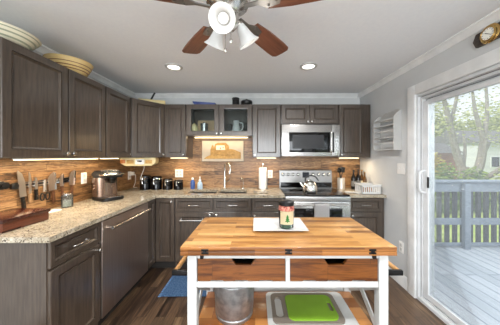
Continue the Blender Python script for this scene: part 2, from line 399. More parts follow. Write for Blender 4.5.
# ------------------------------------------------------------------ outdoors
DKZ = -.05
struct('deck_floor', bx(XR+.145, 8.2, -1.5, 3.46, DKZ-.06, DKZ), 'deck')
struct('ground_lawn', bx(-8, 45, -10, 60, -.72, -.70), 'grass')
RY = 3.30
t = thing('deck_railing', 'blue-grey painted deck railing with dark balusters outside the glass door', 'railing', (2.0, RY, DKZ))
obj('top_rail', bx(-.05, 6, -.03, .03, .87, 1.02, .006), 'railp', t)
obj('rail_cap', bx(-.06, 6, -.07, .07, 1.0201, 1.05, .006), 'railp', t)
obj('middle_rail', bx(-.05, 6, -.045, -.005, .36, .46, .005), 'railp', t)
obj('bottom_rail', bx(-.05, 6, -.04, -.005, .025, .075, .005), 'railp', t)
for x in (-.03, 1.20, 2.43, 3.66, 4.89): obj('post', bx(x, x+.09, -.105, -.0455, .001, 1.0, .004), 'railp', t)
k = 0; x = .16
while x < 5.9:
    obj('baluster', bx(x, x+.05, .0305, .07, .03, 1.0), 'baluster', t); x += .125

def limb(bm, base, tip, r0, r1, bend):
    m = (Vector(base)+Vector(tip))/2+Vector(bend); tube(bm, [base, m, tip], [r0, r1], 8, 6)
def leaves(n, centers, size, mat_):
    bm = bmesh.new()
    for i in range(n):
        c, r = random.choice(centers)
        while True:
            p = Vector((random.uniform(-1, 1), random.uniform(-1, 1), random.uniform(-1, 1)))
            if p.length < 1: break
        p = Vector(c)+Vector((p.x*r[0], p.y*r[1], p.z*r[2]))
        R = Matrix.Rotation(random.uniform(0, 6.28), 4, 'Z') @ Matrix.Rotation(random.uniform(0, 3.1), 4, 'X')
        s = size*random.uniform(.6, 1.3)
        q = [(-s, 0, 0), (0, -.5*s, .1*s), (s, 0, 0), (0, .5*s, .1*s)]
        bm.faces.new([bm.verts.new(p+R @ Vector(v)) for v in q])
    return bm
def tree(label, loc, limbs, centers, n, size, lm, group=None):
    t = thing('tree', label, 'tree', loc, 0, group)
    bm = bmesh.new()
    for l in limbs: limb(bm, *l)
    obj('trunk', bm, 'bark', t)
    obj('foliage', leaves(n, centers, size, lm), lm, t, smooth=False)
    return t
G = -.70
tree('bare-limbed pale tree forking from one base beyond the deck railing', (9.2, 9.0, G),
     [((0, 0, 0), (-.25, 0, 1.6), .22, .17, (0, 0, 0)), ((-.1, 0, .9), (-.75, .1, 3.4), .17, .11, (-.1, 0, .1)), ((-.75, .1, 3.4), (-1.3, 0, 5.2), .11, .05, (0, 0, .1)),
      ((-.75, .1, 3.4), (-.2, .3, 5.6), .08, .04, (.1, 0, .1)), ((0, 0, .9), (.5, -.1, 2.7), .18, .13, (.12, 0, -.1)), ((.5, -.1, 2.7), (.1, 0, 5), .10, .04, (-.1, 0, .1)),
      ((.5, -.1, 2.7), (.9, .2, 5.4), .1, .04, (.1, 0, 0)), ((.2, 0, .9), (1.9, -.2, 2.5), .12, .07, (.15, 0, -.15)), ((1.9, -.2, 2.5), (3, .1, 3.9), .07, .03, (0, 0, .1)), ((.2, 0, 1.2), (1.2, .3, 2.7), .08, .04, (0, 0, 0)), ((-.3, 0, 1.6), (-.1, .2, 3.2), .08, .03, (.1, 0, 0))],
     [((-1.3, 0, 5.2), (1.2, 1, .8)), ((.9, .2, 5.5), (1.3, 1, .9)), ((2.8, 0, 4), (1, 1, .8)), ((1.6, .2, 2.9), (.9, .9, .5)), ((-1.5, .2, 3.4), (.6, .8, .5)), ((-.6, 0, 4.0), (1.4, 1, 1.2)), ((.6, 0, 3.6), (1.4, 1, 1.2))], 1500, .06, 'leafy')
for i, (x, y, hh, r, n, lm, lab) in enumerate((
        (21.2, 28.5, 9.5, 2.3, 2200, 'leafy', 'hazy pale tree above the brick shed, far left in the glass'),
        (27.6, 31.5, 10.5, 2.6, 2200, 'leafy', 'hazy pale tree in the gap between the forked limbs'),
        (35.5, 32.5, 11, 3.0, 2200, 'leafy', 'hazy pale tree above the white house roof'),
        (12.3, 18.8, 5.0, 1.5, 1500, 'leafd', 'darker green tree standing behind the red brick shed'))):
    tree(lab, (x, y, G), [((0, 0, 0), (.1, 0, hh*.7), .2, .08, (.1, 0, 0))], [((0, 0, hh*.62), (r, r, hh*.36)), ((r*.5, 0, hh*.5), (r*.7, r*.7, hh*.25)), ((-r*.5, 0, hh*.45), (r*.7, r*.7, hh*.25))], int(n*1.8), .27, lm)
def shrub(label, loc, r, n, lm, size=.075):
    n = n*3
    t = thing('shrub', label, 'shrub', loc, 0, 'shrubs beyond the deck')
    bm = bmesh.new()
    for k in range(5):
        a = k*1.26; limb(bm, (0, 0, 0), (r[0]*.6*math.cos(a), r[1]*.6*math.sin(a), r[2]*1.2), .02, .008, (0, 0, .05))
    obj('stem', bm, 'bark', t)
    obj('foliage', leaves(n, [((0, 0, r[2]), r), ((r[0]*.5, 0, r[2]*.7), (r[0]*.7, r[1]*.7, r[2]*.7)), ((-r[0]*.5, 0, r[2]*.7), (r[0]*.7, r[1]*.7, r[2]*.7))], size, lm), lm, t, smooth=False)
shrub('dark green shrub seen just past the door stile', (6.9, 7.6, G), (.42, .4, .95), 900, 'leafd')
shrub('golden-leaved shrub beside the pale forked tree', (8.35, 9.7, G), (.42, .4, 1.15), 800, 'leafo')
shrub('green shrub at the foot of the forked tree', (8.25, 7.9, G), (.55, .4, .85), 1000, 'leafd')
shrub('pale green shrub below the white house', (10.1, 8.2, G), (.62, .5, .95), 900, 'leafy')
shrub('tall dark shrub at the right end of the shrub row', (11.8, 8.8, G), (.6, .5, 1.0), 900, 'leafd')
t = thing('brick_shed', 'red brick shed with a tiled roof behind the shrubs', 'shed', (11.8, 13.2, G))
obj('wall', bx(-1.9, 1.0, 0, 2.5, 0, 2.3), 'brickr', t)
obj('roof', pr([(-.25, 2.3), (2.75, 2.3), (1.25, 3.0)], -2.05, 1.15, 'x'), 'roofm', t)
obj('window', bx(-1.5, -.8, -.03, .0, 1.1, 1.8), 'vinyl', t)
t = thing('white_house', 'white sided house with a grey roof beyond the trees', 'house', (24.6, 20, G))
obj('wall', bx(-3.4, 5, 0, 6, 0, 3.4), 'siding', t)
obj('roof', pr([(-.3, 3.4), (6.3, 3.4), (3, 4.9)], -3.7, 5.3, 'x'), 'roofm', t)
for x in (-2.2, .2, 2.6):
    f = obj('window', bx(x, x+.9, -.05, -.001, 1, 2.1, .01), 'vinyl', t); obj('window_glass', bx(x+.08, x+.82, -.056, -.051, 1.08, 2.02), 'gloss', f)

# ------------------------------------------------------------------ cabinets
def shaker(w_, h_, fw=.055, t_=.02, glass=False):
    """door leaf: x 0..w, z 0..h, front at y=-t; a flat frame with a beaded recess"""
    bm = bmesh.new()
    def ring(i, y): return [bm.verts.new(p) for p in ((i, y, i), (w_-i, y, i), (w_-i, y, h_-i), (i, y, h_-i))]
    prof = [(0, 0), (0, -t_+.003), (.003, -t_), (fw-.001, -t_), (fw, -t_+.010), (fw+.004, -t_+.010), (fw+.005, -t_+.003), (fw+.017, -t_+.012)]
    if glass: prof = prof[:4]+[(fw+.008, -t_+.001), (fw+.010, 0)]
    R = [ring(*p) for p in prof]
    for a, b in zip(R, R[1:]):
        for k in range(4): bm.faces.new((a[k], a[(k+1) % 4], b[(k+1) % 4], b[k]))
    if glass:
        for k in range(4): bm.faces.new((R[-1][k], R[-1][(k+1) % 4], R[0][(k+1) % 4], R[0][k]))
    else: bm.faces.new(R[-1]); bm.faces.new(R[0][::-1])
    return bm
KN = None
def knob(parent, x, z, y=-.02):
    global KN
    if KN is None:
        k = obj('knob', lz([(.0, 0), (.008, 0), (.006, .010), (.008, .015), (.0145, .018), (.015, .024), (.010, .029), (0, .030)], 16), 'nickel', parent); KN = k.data
    else: k = obj('knob', KN, None, parent)
    k.location = (x, y, z); k.rotation_euler = (PI/2, 0, 0); return k
def pull(parent, x, z, y=-.02, ln=.11, r=.005):
    bm = bmesh.new()
    tube(bm, [(x-ln/2, y, z), (x-ln/2, y-.026, z+.002), (x, y-.032, z+.002), (x+ln/2, y-.026, z+.002), (x+ln/2, y, z)], r, 8, 5)
    return obj('pull', bm, 'nickel', parent)
def front(root, kind, x0, x1, z0, z1, hx=None, hz=None, glass=False):
    o = obj(kind, shaker(x1-x0, z1-z0, .052 if kind == 'door' else .028, .02, glass), 'cab', root, (x0, 0, z0), smooth=False)
    if glass: obj('glass_pane', bx(.06, x1-x0-.06, -.010, -.006, .06, z1-z0-.06), 'glass', o)
    if hx is not None:
        if kind == 'door': knob(o, hx-x0, hz-z0)
        else: pull(o, hx-x0, hz-z0)
    return o
def upper(label, loc, rz, w_, h_, d_, doors, group='wall cabinets', glass=False):
    t = thing('wall_cabinet', label, 'cabinet', loc, rz, group)
    if glass:
        bm = bmesh.new(); s = .018
        box(bm, 0, s, .001, d_, 0, h_); box(bm, w_-s, w_, .001, d_, 0, h_); box(bm, s, w_-s, .001, d_, 0, s); box(bm, s, w_-s, .001, d_, h_-s, h_); box(bm, s, w_-s, d_-s, d_, s, h_-s)
        box(bm, w_/2-.02, w_/2+.02, .001, .02, s, h_-s)
    else:
        bm = bx(0, w_, .001, d_, 0, h_, .002)
    obj('body', bm, 'cab', t)
    for dd in doors: front(t, 'door', *dd, glass=glass)
    return t
ZU, HU = 1.358, .712
# left wall: fronts face +x (local x runs along +Y)
XU = -1.49
G_ = .006
upper('double-door grey-brown wall cabinet over the knife rack at the left', (XU, 1.212, ZU), PI/2, 2.072-1.212, HU, .307,
      [(G_, .440, .004, HU-.004, .443-.026, .035), (.450, .854, .004, HU-.004, .447+.026, .035)])
upper('single-door grey-brown wall cabinet between double cabinet and corner cabinet', (XU, 2.075, ZU), PI/2, .405, HU, .307, [(G_, .399, .004, HU-.004, .375, .035)])
# diagonal corner
A = Vector((-1.475, 2.492)); B = Vector((-1.215, 2.818)); ang = math.atan2(B.y-A.y, B.x-A.x); LN = (B-A).length
t = thing('corner_wall_cabinet', 'diagonal corner wall cabinet with one angled door above the radio', 'cabinet', (A.x, A.y, ZU), ang, 'wall cabinets')
inv = Matrix.Rotation(-ang, 2)
pl = [inv @ (Vector(p)-A) for p in ((XL+.003, YB-.003), (XL+.003, 2.492), (-1.475, 2.492), (-1.215, 2.818), (-1.215, YB-.003))]
obj('body', pr([(p.x, p.y) for p in pl], 0, HU, 'z', .0015), 'cab', t)
front(t, 'door', .008, LN-.008, .004, HU-.004, LN-.035, .04)
# back wall
YU = 2.82
dU = YB-.003-YU
upper('narrow single-door wall cabinet left of the glass-door cabinet', (-1.212, YU, ZU), 0, .288, HU, dU, [(G_, .285, .004, HU-.004, .258, .035)])
upper('short wall cabinet with two glass doors over the sink', (-.921, YU, 1.648), 0, .884, ZU+HU-1.648, dU,
      [(G_, .437, .004, .418, .412, .03), (.447, .878, .004, .418, .472, .03)], glass=True)
upper('single-door wall cabinet between the glass doors and the microwave', (-.034, YU, ZU), 0, .376, HU, dU, [(G_, .373, .004, HU-.004, .03, .035)])
upper('short two-door wall cabinet directly above the microwave', (.346, YU, 1.806), 0, .768, ZU+HU-1.806, dU,
      [(G_, .379, .004, .26, .357, .028), (.389, .762, .004, .26, .411, .028)])
upper('single-door wall cabinet right of the microwave beside the grey wall', (1.118, YU, ZU), 0, .433, HU, dU, [(G_, .352, .004, HU-.004, .03, .035)])

# base cabinets
ZT = .88                                                # underside of worktop
def carcass(w_, d_):
    bm = bmesh.new(); s = .018
    box(bm, 0, s, 0, d_, .0, ZT-.002); box(bm, w_-s, w_, 0, d_, .0, ZT-.002)
    box(bm, s, w_-s, 0, .018, .105, ZT-.002); box(bm, s, w_-s, d_-s, d_, .105, ZT-.002); box(bm, s, w_-s, .018, d_-s, .105, .123)
    return bm
def base(label, loc, rz, w_, d_, doors=(), drawers=()):
    t = thing('base_cabinet', label, 'cabinet', loc, rz, 'base cabinets')
    obj('body', carcass(w_, d_), 'cab', t)
    obj('toe_kick', bx(.019, w_-.019, .06, .075, .0005, .104), 'toe', t)
    for d in doors: front(t, 'door', *d)
    for d in drawers: front(t, 'drawer', *d)
    return t
XB, YK = -1.207, 2.527
dL = XB-(XL+.014)
t = base('base cabinet with drawer over door at the near end of left run', (XB, 1.214, 0), PI/2, .402, dL, [(G_, .399, .115, .70, .368, .665)], [(G_, .399, .716, .868, .2, .79)])
# lazy corner
t = thing('corner_base_cabinet', 'L-shaped corner base cabinet with two narrow doors beside the dishwasher', 'cabinet', (XB, YK, 0), 0, 'base cabinets')
x0, y1 = XL+.014-XB, YB-.014-YK
obj('body', pr([(x0, -.205), (0, -.205), (0, 0), (.246, 0), (.246, y1), (x0, y1)], .105, ZT-.002), 'cab', t)
obj('toe_kick', pr([(x0, -.205), (-.06, -.205), (-.06, .06), (.246, .06), (.246, y1), (x0, y1)], .0005, .104), 'toe', t)
o = obj('door', shaker(.178, .753, .045), 'cab', t, (.0005, -.203, .115), (0, 0, PI/2), smooth=False)
o = obj('door', shaker(.220, .753, .045), 'cab', t, (.023, -.0005, .115), smooth=False); knob(o, .19, .72)
dK = YB-.014-YK
SX = -.958
t = base('wide sink base cabinet with two false drawers over two doors', (SX, YK, 0), 0, .918, dK,
         [(G_, .454, .115, .70, .42, .675), (.464, .912, .115, .70, .50, .675)], [(G_, .454, .716, .868, .23, .79), (.464, .912, .716, .868, .69, .79)])
ds = [c for c in t.children if c.name.startswith('door')]
bm = bmesh.new(); tube(bm, [(.09, -.02, .535), (.09, -.075, .535), (.09, -.075, .505)], .005); tube(bm, [(.34, -.02, .535), (.34, -.075, .535), (.34, -.075, .505)], .005); tube(bm, [(.07, -.075, .505), (.36, -.075, .505)], .008)
obj('towel_bar', bm, 'nickel', ds[0])
base('base cabinet with drawer over door left of the stove', (-.037, YK, 0), 0, .385, dK, [(G_, .382, .115, .70, .03, .665)], [(G_, .382, .716, .868, .19, .79)])
base('base cabinet with drawer over door right of the stove', (1.128, YK, 0), 0, .425, dK, [(G_, .38, .115, .70, .03, .665)], [(G_, .38, .716, .868, .19, .79)])

# worktops
xs = [XL+.013, XB+.042, -.85, -.49, -.47, -.105, .3525]; ys = [1.190, YK-.044, 2.60, 2.90, YB-.0135]
def mk(i, j):
    if i == 0: return True
    if j == 0: return False
    return not (j == 2 and i in (2, 4))
ct = obj('countertop', gridprism(xs, ys, mk, ZT, .912), 'granite'); tag(ct, 'L-shaped speckled beige granite countertop along left and back walls', 'countertop')
ct = obj('countertop', bx(1.1235, XR-.003, YK-.044, YB-.0135, ZT, .912, .004), 'granite'); tag(ct, 'short speckled granite countertop right of the stove', 'countertop')
# sink
t = thing('sink', 'dark double-bowl sink set into the granite below the faucet', 'sink', (-.48, 2.75, ZT))
def basin(x0, x1, y0, y1, dp):
    bm = bmesh.new(); s = .008
    box(bm, x0, x1, y0, y1, -dp, -dp+s); box(bm, x0, x0+s, y0, y1, -dp+s, 0); box(bm, x1-s, x1, y0, y1, -dp+s, 0); box(bm, x0+s, x1-s, y0, y0+s, -dp+s, 0); box(bm, x0+s, x1-s, y1-s, y1, -dp+s, 0)
    return bm
for x0, x1 in ((-.378, -.004), (.004, .383)):
    b = obj('bowl', basin(x0, x1, -.158, .158, .19), 'sinkc', t, (0, 0, -.001))
    obj('drain', lz([(.0, -.181), (.035, -.181), (.038, -.178), (.03, -.178), (.0, -.18)], 16, cx=(x0+x1)/2), 'chrome', b)
# faucet
t = thing('faucet', 'tall brushed nickel gooseneck faucet behind the sink', 'faucet', (-.43, 2.985, .9125))
obj('body', lz([(.028, 0), (.028, .008), (.022, .012), (.019, .02), (.019, .15), (.015, .16)], 16), 'nickel', t)
obj('spout', tb([(0, 0, .15), (0, 0, .28), (.012, -.02, .345), (.05, -.07, .365), (.085, -.12, .335), (.095, -.135, .29)], .0125, 10, smooth=6), 'nickel', t)
obj('spray_head', lz([(.013, 0), (.017, -.03), (.018, -.07), (.0, -.07)], 14, mx=Matrix.Translation((.096, -.137, .29)) @ Matrix.Rotation(.2, 4, 'Y')), 'nickel', t)
obj('lever', tb([(.018, 0, .10), (.05, -.01, .11), (.085, -.02, .16)], .007, smooth=4), 'nickel', t)
t = thing('water_tap', 'slim nickel filtered-water tap right of the faucet', 'tap', (-.17, 2.99, .9125))
obj('base', lz([(.016, 0), (.016, .01), (.008, .02), (.006, .03)], 12), 'nickel', t)
obj('spout', tb([(0, 0, .02), (0, 0, .13), (-.01, -.03, .16), (-.02, -.06, .14)], .005, smooth=5), 'nickel', t)

# ------------------------------------------------------------------ appliances
t = thing('dishwasher', 'stainless steel dishwasher with bar handle in the left run', 'dishwasher', (XB, 1.621, 0), PI/2)
W = .697
obj('body', bx(.002, W-.002, .0, .56, .10, ZT-.004), 'black', t)
d = obj('door', bx(.002, W-.002, -.028, -.001, .115, .866, .004), 'steelh', t)
bm = bmesh.new(); tube(bm, [(.05, -.075, .80), (W-.05, -.075, .80)], .011, 12)
for x in (.075, W-.075): tube(bm, [(x, -.029, .80), (x, -.075, .80)], .008)
obj('handle', bm, 'nickel', d)
obj('toe_kick', bx(.004, W-.004, .05, .065, .0005, .099), 'toe', t)

RX = .3575; RW = .762; RYF = 2.47
t = thing('stove', 'stainless steel range with black glass cooktop and double oven doors', 'stove', (RX, RYF, 0))
RD = YB-.016-RYF
obj('body', bx(.001, RW-.001, .04, RD, .09, .90), 'steel', t)
obj('cooktop', bx(.0, RW, .0, RD-.075, .9005, .918, .004), 'gloss', t)
for (x, y, r) in ((.19, .16, .10), (.56, .16, .085), (.19, .40, .075), (.56, .40, .105), (.38, .3, .06)):
    bm = bmesh.new()
    for q in (r, r*.62): lathe(bm, [(q-.0012, .9182), (q+.0012, .9182), (q+.0012, .9186), (q-.0012, .9186), (q-.0012, .9182)], 40, cx=x, cy=y, cap=False)
    obj('burner_ring', bm, 'grayprint', t)
obj('front_trim', bx(.0, RW, -.012, .038, .845, .8998, .004), 'steel', t)
bgd = obj('control_panel', pr([(RD-.07, .9005), (RD, .9005), (RD, 1.172), (RD-.03, 1.178), (RD-.05, 1.165)], .0, RW, 'x', .003), mat('satin_panel', (150, 148, 146), .38, 1, noise=(160, 158, 156)), t)
obj('black_strip', bx(.012, RW-.012, RD-.0765, RD-.0715, .921, .995), 'gloss', t)
yp = lambda z: RD-.07+.02*(z-.9005)/.2645
for px in (283, 288, 293, 298, 313, 318.5, 323.3, 328.3):
    x = (px-255)/68.6-RX
    obj('knob_ring', lz([(0, 0), (.025, 0), (.024, .003), (0, .0032)], 18, mx=Matrix.Translation((x, yp(1.108)-.0005, 1.108)) @ Matrix.Rotation(PI/2-.07, 4, 'X')), 'black', bgd)
    obj('knob', lz([(0, .0033), (.019, .0033), (.018, .006), (.016, .007), (.0145, .026), (.011, .028), (0, .028)], 18, mx=Matrix.Translation((x, yp(1.108)-.001, 1.108)) @ Matrix.Rotation(PI/2-.07, 4, 'X')), 'nickel', bgd)
obj('display', bx((302.4-255)/68.6-RX, (309-255)/68.6-RX, yp(1.1)-.006, yp(1.1)-.001+.01, 1.062, 1.142), 'screen', bgd)
od = obj('oven_door', bx(.004, RW-.004, -.02, .038, .50, .842, .004), 'steel', t)
obj('oven_window', bx(.10, RW-.10, -.0245, -.0205, .56, .765, .003), 'gloss', od)
bm = bmesh.new(); tube(bm, [(.04, -.068, .815), (RW-.04, -.068, .815)], .012, 12)
for x in (.06, RW-.06): tube(bm, [(x, -.021, .815), (x, -.068, .815)], .009)
obj('handle', bm, 'nickel', od)
od2 = obj('lower_door', bx(.004, RW-.004, -.02, .038, .11, .495, .004), 'steel', t)
obj('oven_window', bx(.10, RW-.10, -.0245, -.0205, .17, .40, .003), 'gloss', od2)
bm = bmesh.new(); tube(bm, [(.04, -.068, .455), (RW-.04, -.068, .455)], .012, 12)
for x in (.06, RW-.06): tube(bm, [(x, -.021, .455), (x, -.068, .455)], .009)
obj('handle', bm, 'nickel', od2)
obj('foot', bx(.03, RW-.03, .08, RD-.02, .0005, .0895), 'toe', t)
# towel hung over the oven handle
def hang(w_, l0, l1, rad):
    prof = []
    for k in range(9): prof.append((-rad, -l0+l0*k/8))
    for k in range(1, 7): a = PI-PI*k/7; prof.append((rad*math.cos(a), rad*math.sin(a)))
    for k in range(9): prof.append((rad, -l1*k/8))
    bm = bmesh.new(); cols = 13; rows = []
    for i in range(cols):
        u = i/(cols-1); row = []
        for (y, z) in prof:
            wv = .004*math.sin(u*15)*min(1, max(0, -z)/.12)
            row.append(bm.verts.new(((u-.5)*w_, y-abs(wv) if y < 0 else y+abs(wv)*.3, z)))
        rows.append(row)
    for a, b in zip(rows, rows[1:]):
        for k in range(len(prof)-1): bm.faces.new((a[k], a[k+1], b[k+1], b[k]))
    bmesh.ops.solidify(bm, geom=bm.faces[:], thickness=.004)
    return bm
o = obj('dish_towel', hang(.165, .30, .22, .0165), 'towel', None, (RX+.405, RYF-.068, .815)); tag(o, 'grey dish towel hanging over the upper oven handle', 'towel')

t = thing('microwave', 'stainless over-the-range microwave with black window under the cabinet', 'microwave', (.349, 2.745, 1.372))
MW, MH = .764, .418
obj('body', bx(.002, MW-.002, .022, YB-.015-2.745, 0, MH, .003), 'steel', t)
d = obj('door', bx(.0, .655, -.001, .021, .006, MH-.005, .004), 'steel', t)
obj('window', bx(.095, .632, -.0055, -.0015, .052, .315, .003), 'gloss', d)
obj('handle', tb([(.638, -.003, .05), (.638, -.04, .06), (.638, -.042, .18), (.638, -.04, .30), (.638, -.003, .31)], .011, 10, smooth=5), 'nickel', d)
obj('inner_screen', bx(.14, .55, -.0062, -.0057, .10, .28), 'mesh', d)
cpn = obj('control_panel', bx(.658, MW, -.001, .021, .006, MH-.005, .004), 'steel', t)
obj('keypad', bx(.664, .685, -.0045, -.0015, .052, .315, .002), 'gloss', cpn)
obj('vent_grille', bx(.02, MW-.02, .0, .0215, MH-.0048, MH-.0002), 'black', t)

# ------------------------------------------------------------------ under-cabinet light strips
def strip(label, loc, rz, ln, pw=5.5):
    t = thing('light_strip', label, 'light', loc, rz, 'under-cabinet light strips')
    obj('housing', bx(0, ln, 0, .03, -.008, -.0005), 'white', t)
    obj('diffuser', bx(.005, ln-.005, .003, .027, -.0125, -.0085), 'led', t)
    c = Vector((ln/2, .015, -.016)); c.rotate(Matrix.Rotation(rz, 3, 'Z'))
    light('strip_glow', 'AREA', Vector(loc)+c, pw*ln, (0, 0, rz), (1, .80, .54), shape='RECTANGLE', size=ln, size_y=.03)
strip('lit light strip under the double-door cabinet above the knives', (XU-.03, 1.34, ZU), PI/2, .70)
strip('lit light strip under the single left cabinet above coffee maker', (XU-.05, 2.12, ZU), PI/2, .26)
strip('lit light strip under the narrow cabinet above the canisters', (-1.18, YU+.1, ZU), 0, .24)
strip('lit light strip under the glass-door cabinet above the carved picture', (-.86, YU+.16, 1.648), 0, .76, 1.0)
strip('lit light strip under the cabinet above the paper towels', (.02, YU+.04, ZU), 0, .27)
strip('lit light strip under the cabinet right of the microwave', (1.15, YU+.04, ZU), 0, .27)

# recessed ceiling lights
RLm = None
for i, (x, y, lab) in enumerate(((-.837, 2.165, 'round recessed ceiling light left of the fan'), (.547, 2.147, 'round recessed ceiling light right of the fan'))):
    t = thing('recessed_light', lab, 'light', (x, y, ZC), 0, 'recessed ceiling lights')
    obj('trim_ring', lz([(.062, -.0005), (.088, -.0005), (.086, -.007), (.064, -.010), (.062, -.0005)], 32, cap=False), 'white', t)
    obj('lens', lz([(0, -.003), (.060, -.003), (.060, -.006), (0, -.008)], 32), 'lamp', t)
    light('recessed_and_fill_spot', 'SPOT', (x, y, ZC-.03), 26, (0, 0, 0), (1, .98, .95), spot_size=2.5, spot_blend=.6, shadow_soft_size=.06)

# ------------------------------------------------------------------ ceiling fan
FX, FY, FZ = -.132, 1.013, 2.083
t = thing('ceiling_fan', 'nickel ceiling fan with walnut blades and three frosted lamp shades', 'ceiling fan', (FX, FY, ZC))
fz = FZ-ZC
obj('canopy', lz([(.075, -.001), (.075, -.02), (.05, -.05), (.02, -.06), (.014, -.065), (.014, -.11)], 28), 'nickel', t)
obj('motor', lz([(.014, -.095), (.07, -.105), (.105, -.13), (.11, -.165), (.10, -.195), (.06, -.215), (.05, -.235), (.055, -.25), (.05, -.29), (.035, -.31), (.012, -.32), (0, -.322)], 36), 'nickel', t)
for k in range(5):
    a = math.radians(54+72*k)
    R = Matrix.Rotation(a, 4, 'Z') @ Matrix.Rotation(math.radians(-11), 4, 'X')
    bm = bmesh.new()
    pts = [(.19, -.045), (.30, -.058), (.45, -.064), (.515, -.062), (.535, -.045), (.538, 0), (.535, .045), (.515, .062), (.45, .064), (.30, .058), (.19, .045)]
    prism(bm, pts, -.004, .004, 'z')
    b = obj('blade', bm, 'fanwood', t, (0, 0, fz), R.to_euler())
    bm = bmesh.new()
    prism(bm, [(.085, -.012), (.15, -.012), (.19, -.035), (.25, -.028), (.262, 0), (.25, .028), (.19, .035), (.15, .012), (.085, .012)], -.010, -.0045, 'z', .0015)
    for q in ((.20, .018), (.20, -.018), (.24, 0)): lathe(bm, [(.006, -.013), (.006, -.010), (0, -.0135)], 10, cx=q[0], cy=q[1], cap=False)
    obj('blade_iron', bm, 'iron', b)
bell = [(.020, 0), (.024, -.012), (.030, -.03), (.036, -.06), (.046, -.09), (.060, -.108), (.064, -.112), (.060, -.110), (.043, -.088), (.033, -.06), (.027, -.03), (.019, -.004)]
for k, (az, tilt, zz) in enumerate(((-92, 56, -.298), (30, 36, -.268), (132, 36, -.268))):
    a = math.radians(az)
    R = Matrix.Rotation(a, 4, 'Z') @ Matrix.Translation((.062, 0, zz)) @ Matrix.Rotation(math.radians(-tilt), 4, 'Y') @ Matrix.Scale(.88, 4)
    ar = obj('lamp_arm', tb([(math.cos(a)*.03, math.sin(a)*.03, -.255), (math.cos(a)*.05, math.sin(a)*.05, zz+.012), (math.cos(a)*.062, math.sin(a)*.062, zz)], .009, smooth=4), 'nickel', t)
    obj('lamp_socket', lz([(.0, .012), (.018, .01), (.022, 0), (.022, -.014), (0, -.014)], 18, mx=R), 'nickel', ar)
    sh = obj('lamp_shade', lz(bell, 32, mx=R, cap=False), 'frost', t)
    obj('bulb', lz([(0, -.016), (.012, -.018), (.013, -.035), (.026, -.060), (.024, -.078), (.012, -.090), (0, -.093)], 18, mx=R), 'bulb', sh)
    p = Matrix.Translation((FX, FY, ZC)) @ R @ Vector((0, 0, -.24))
    light('fan_glow', 'POINT', p, .5, color=(1, .95, .88), shadow_soft_size=.05)
for x, y, l in ((.02, -.035, .09), (-.015, .03, .10)):
    o = obj('pull_chain', tb([(x, y, -.285), (x, y, -.285-l)], .0015, 6), 'nickel', t)
    obj('chain_bob', lz([(0, 0), (.006, -.004), (.008, -.014), (.004, -.022), (0, -.023)], 12, cx=x, cy=y, cz=-.285-l), 'nickel', o)

# ------------------------------------------------------------------ kitchen cart
KX0, KX1, KY0, KY1 = -.378, .718, 1.06, 1.585
t = thing('kitchen_cart', 'white kitchen cart with folding butcher-block top, drawers and lower shelf', 'kitchen cart', (0, 0, 0))
top = obj('tabletop', bx(KX0, KX1, KY0, KY1, .8905, .912, .003), 'block', t)
top.data.materials.append(M['blockv'])
for p in top.data.polygons:
    if abs(p.normal.z) < .6: p.material_index = 1
obj('folded_leaf', bx(KX0, KX1, KY0, KY1, .868, .8898, .003), 'blockv', t)
for px in (205, 288.5, 372.5):
    x = (px-255)/198
    bm = bmesh.new(); box(bm, x-.018, x+.018, KY0-.003, KY0-.0003, .893, .903, .0008); box(bm, x-.018, x+.018, KY0-.003, KY0-.0003, .877, .887, .0008)
    tube(bm, [(x-.008, KY0-.004, .890), (x+.008, KY0-.004, .890)], .004, 8)
    obj('hinge', bm, 'blackm', t)
LX0, LX1, LY0, LY1 = -.350, .690, 1.085, 1.56
for x in (LX0, LX1-.048):
    for y in (LY0, LY1-.048): obj('leg', bx(x, x+.048, y, y+.048, .0005, .8672, .003), 'white', t)
bm = bmesh.new()
a0, a1 = LX0+.049, LX1-.049
box(bm, a0, a1, LY0+.004, LY0+.03, .8415, .8672); box(bm, a0, a1, LY0+.004, LY0+.03, .69, .72, .002); cxm = (a0+a1)/2; box(bm, cxm-.011, cxm+.011, LY0+.004, LY0+.03, .7205, .841)
box(bm, a0, a1, LY1-.03, LY1-.004, .69, .8672)
for x in (LX0+.006, LX1-.03): box(bm, x, x+.024, LY0+.049, LY1-.049, .69, .8672)
obj('frame', bm, 'white', t)
for x0, x1 in ((a0+.003, cxm-.013), (cxm+.013, a1-.003)):
    c = (x0+x1)/2+.01; z0, z1 = .722, .840
    poly = [(x0, z0)]
    for s in (.22, .5, .78): q = x0+(x1-x0)*s; poly += [(q-.035, z0), (q-.031, z0+.005), (q+.031, z0+.005), (q+.035, z0)]
    poly += [(x1, z0), (x1, z1), (c+.062, z1), (c+.040, z1-.034), (c-.040, z1-.034), (c-.062, z1), (x0, z1)]
    d = obj('drawer', pr(poly, LY0+.006, LY0+.024, 'y', .0012), 'acacia', t)
    bm = bmesh.new(); box(bm, x0+.004, x0+.016, LY0+.0245, LY1-.04, z0+.01, z1-.01); box(bm, x1-.016, x1-.004, LY0+.0245, LY1-.04, z0+.01, z1-.01); box(bm, x0+.017, x1-.017, LY0+.0245, LY1-.04, z0+.008, z0+.014); box(bm, x0+.017, x1-.017, LY1-.052, LY1-.04, z0+.015, z1-.01)
    obj('drawer_box', bm, 'toe', d)
obj('latch', bx(LX0+.068, LX0+.085, LY0-.012, LY0+.003, .845, .8675, .002), 'blackm', t)
obj('latch', bx(LX1-.085, LX1-.068, LY0-.012, LY0+.003, .845, .8675, .002), 'blackm', t)
obj('shelf', bx(LX0+.012, LX1-.012, LY0+.05, LY1-.05, .385, .40, .002), 'shelfwood', t)
bm = bmesh.new(); box(bm, a0, a1, LY0+.008, LY0+.03, .36, .40, .002); box(bm, a0, a1, LY1-.03, LY1-.008, .36, .43, .002)
for x in (LX0+.012, LX1-.034): box(bm, x, x+.022, LY0+.049, LY1-.049, .345, .3845, .002)
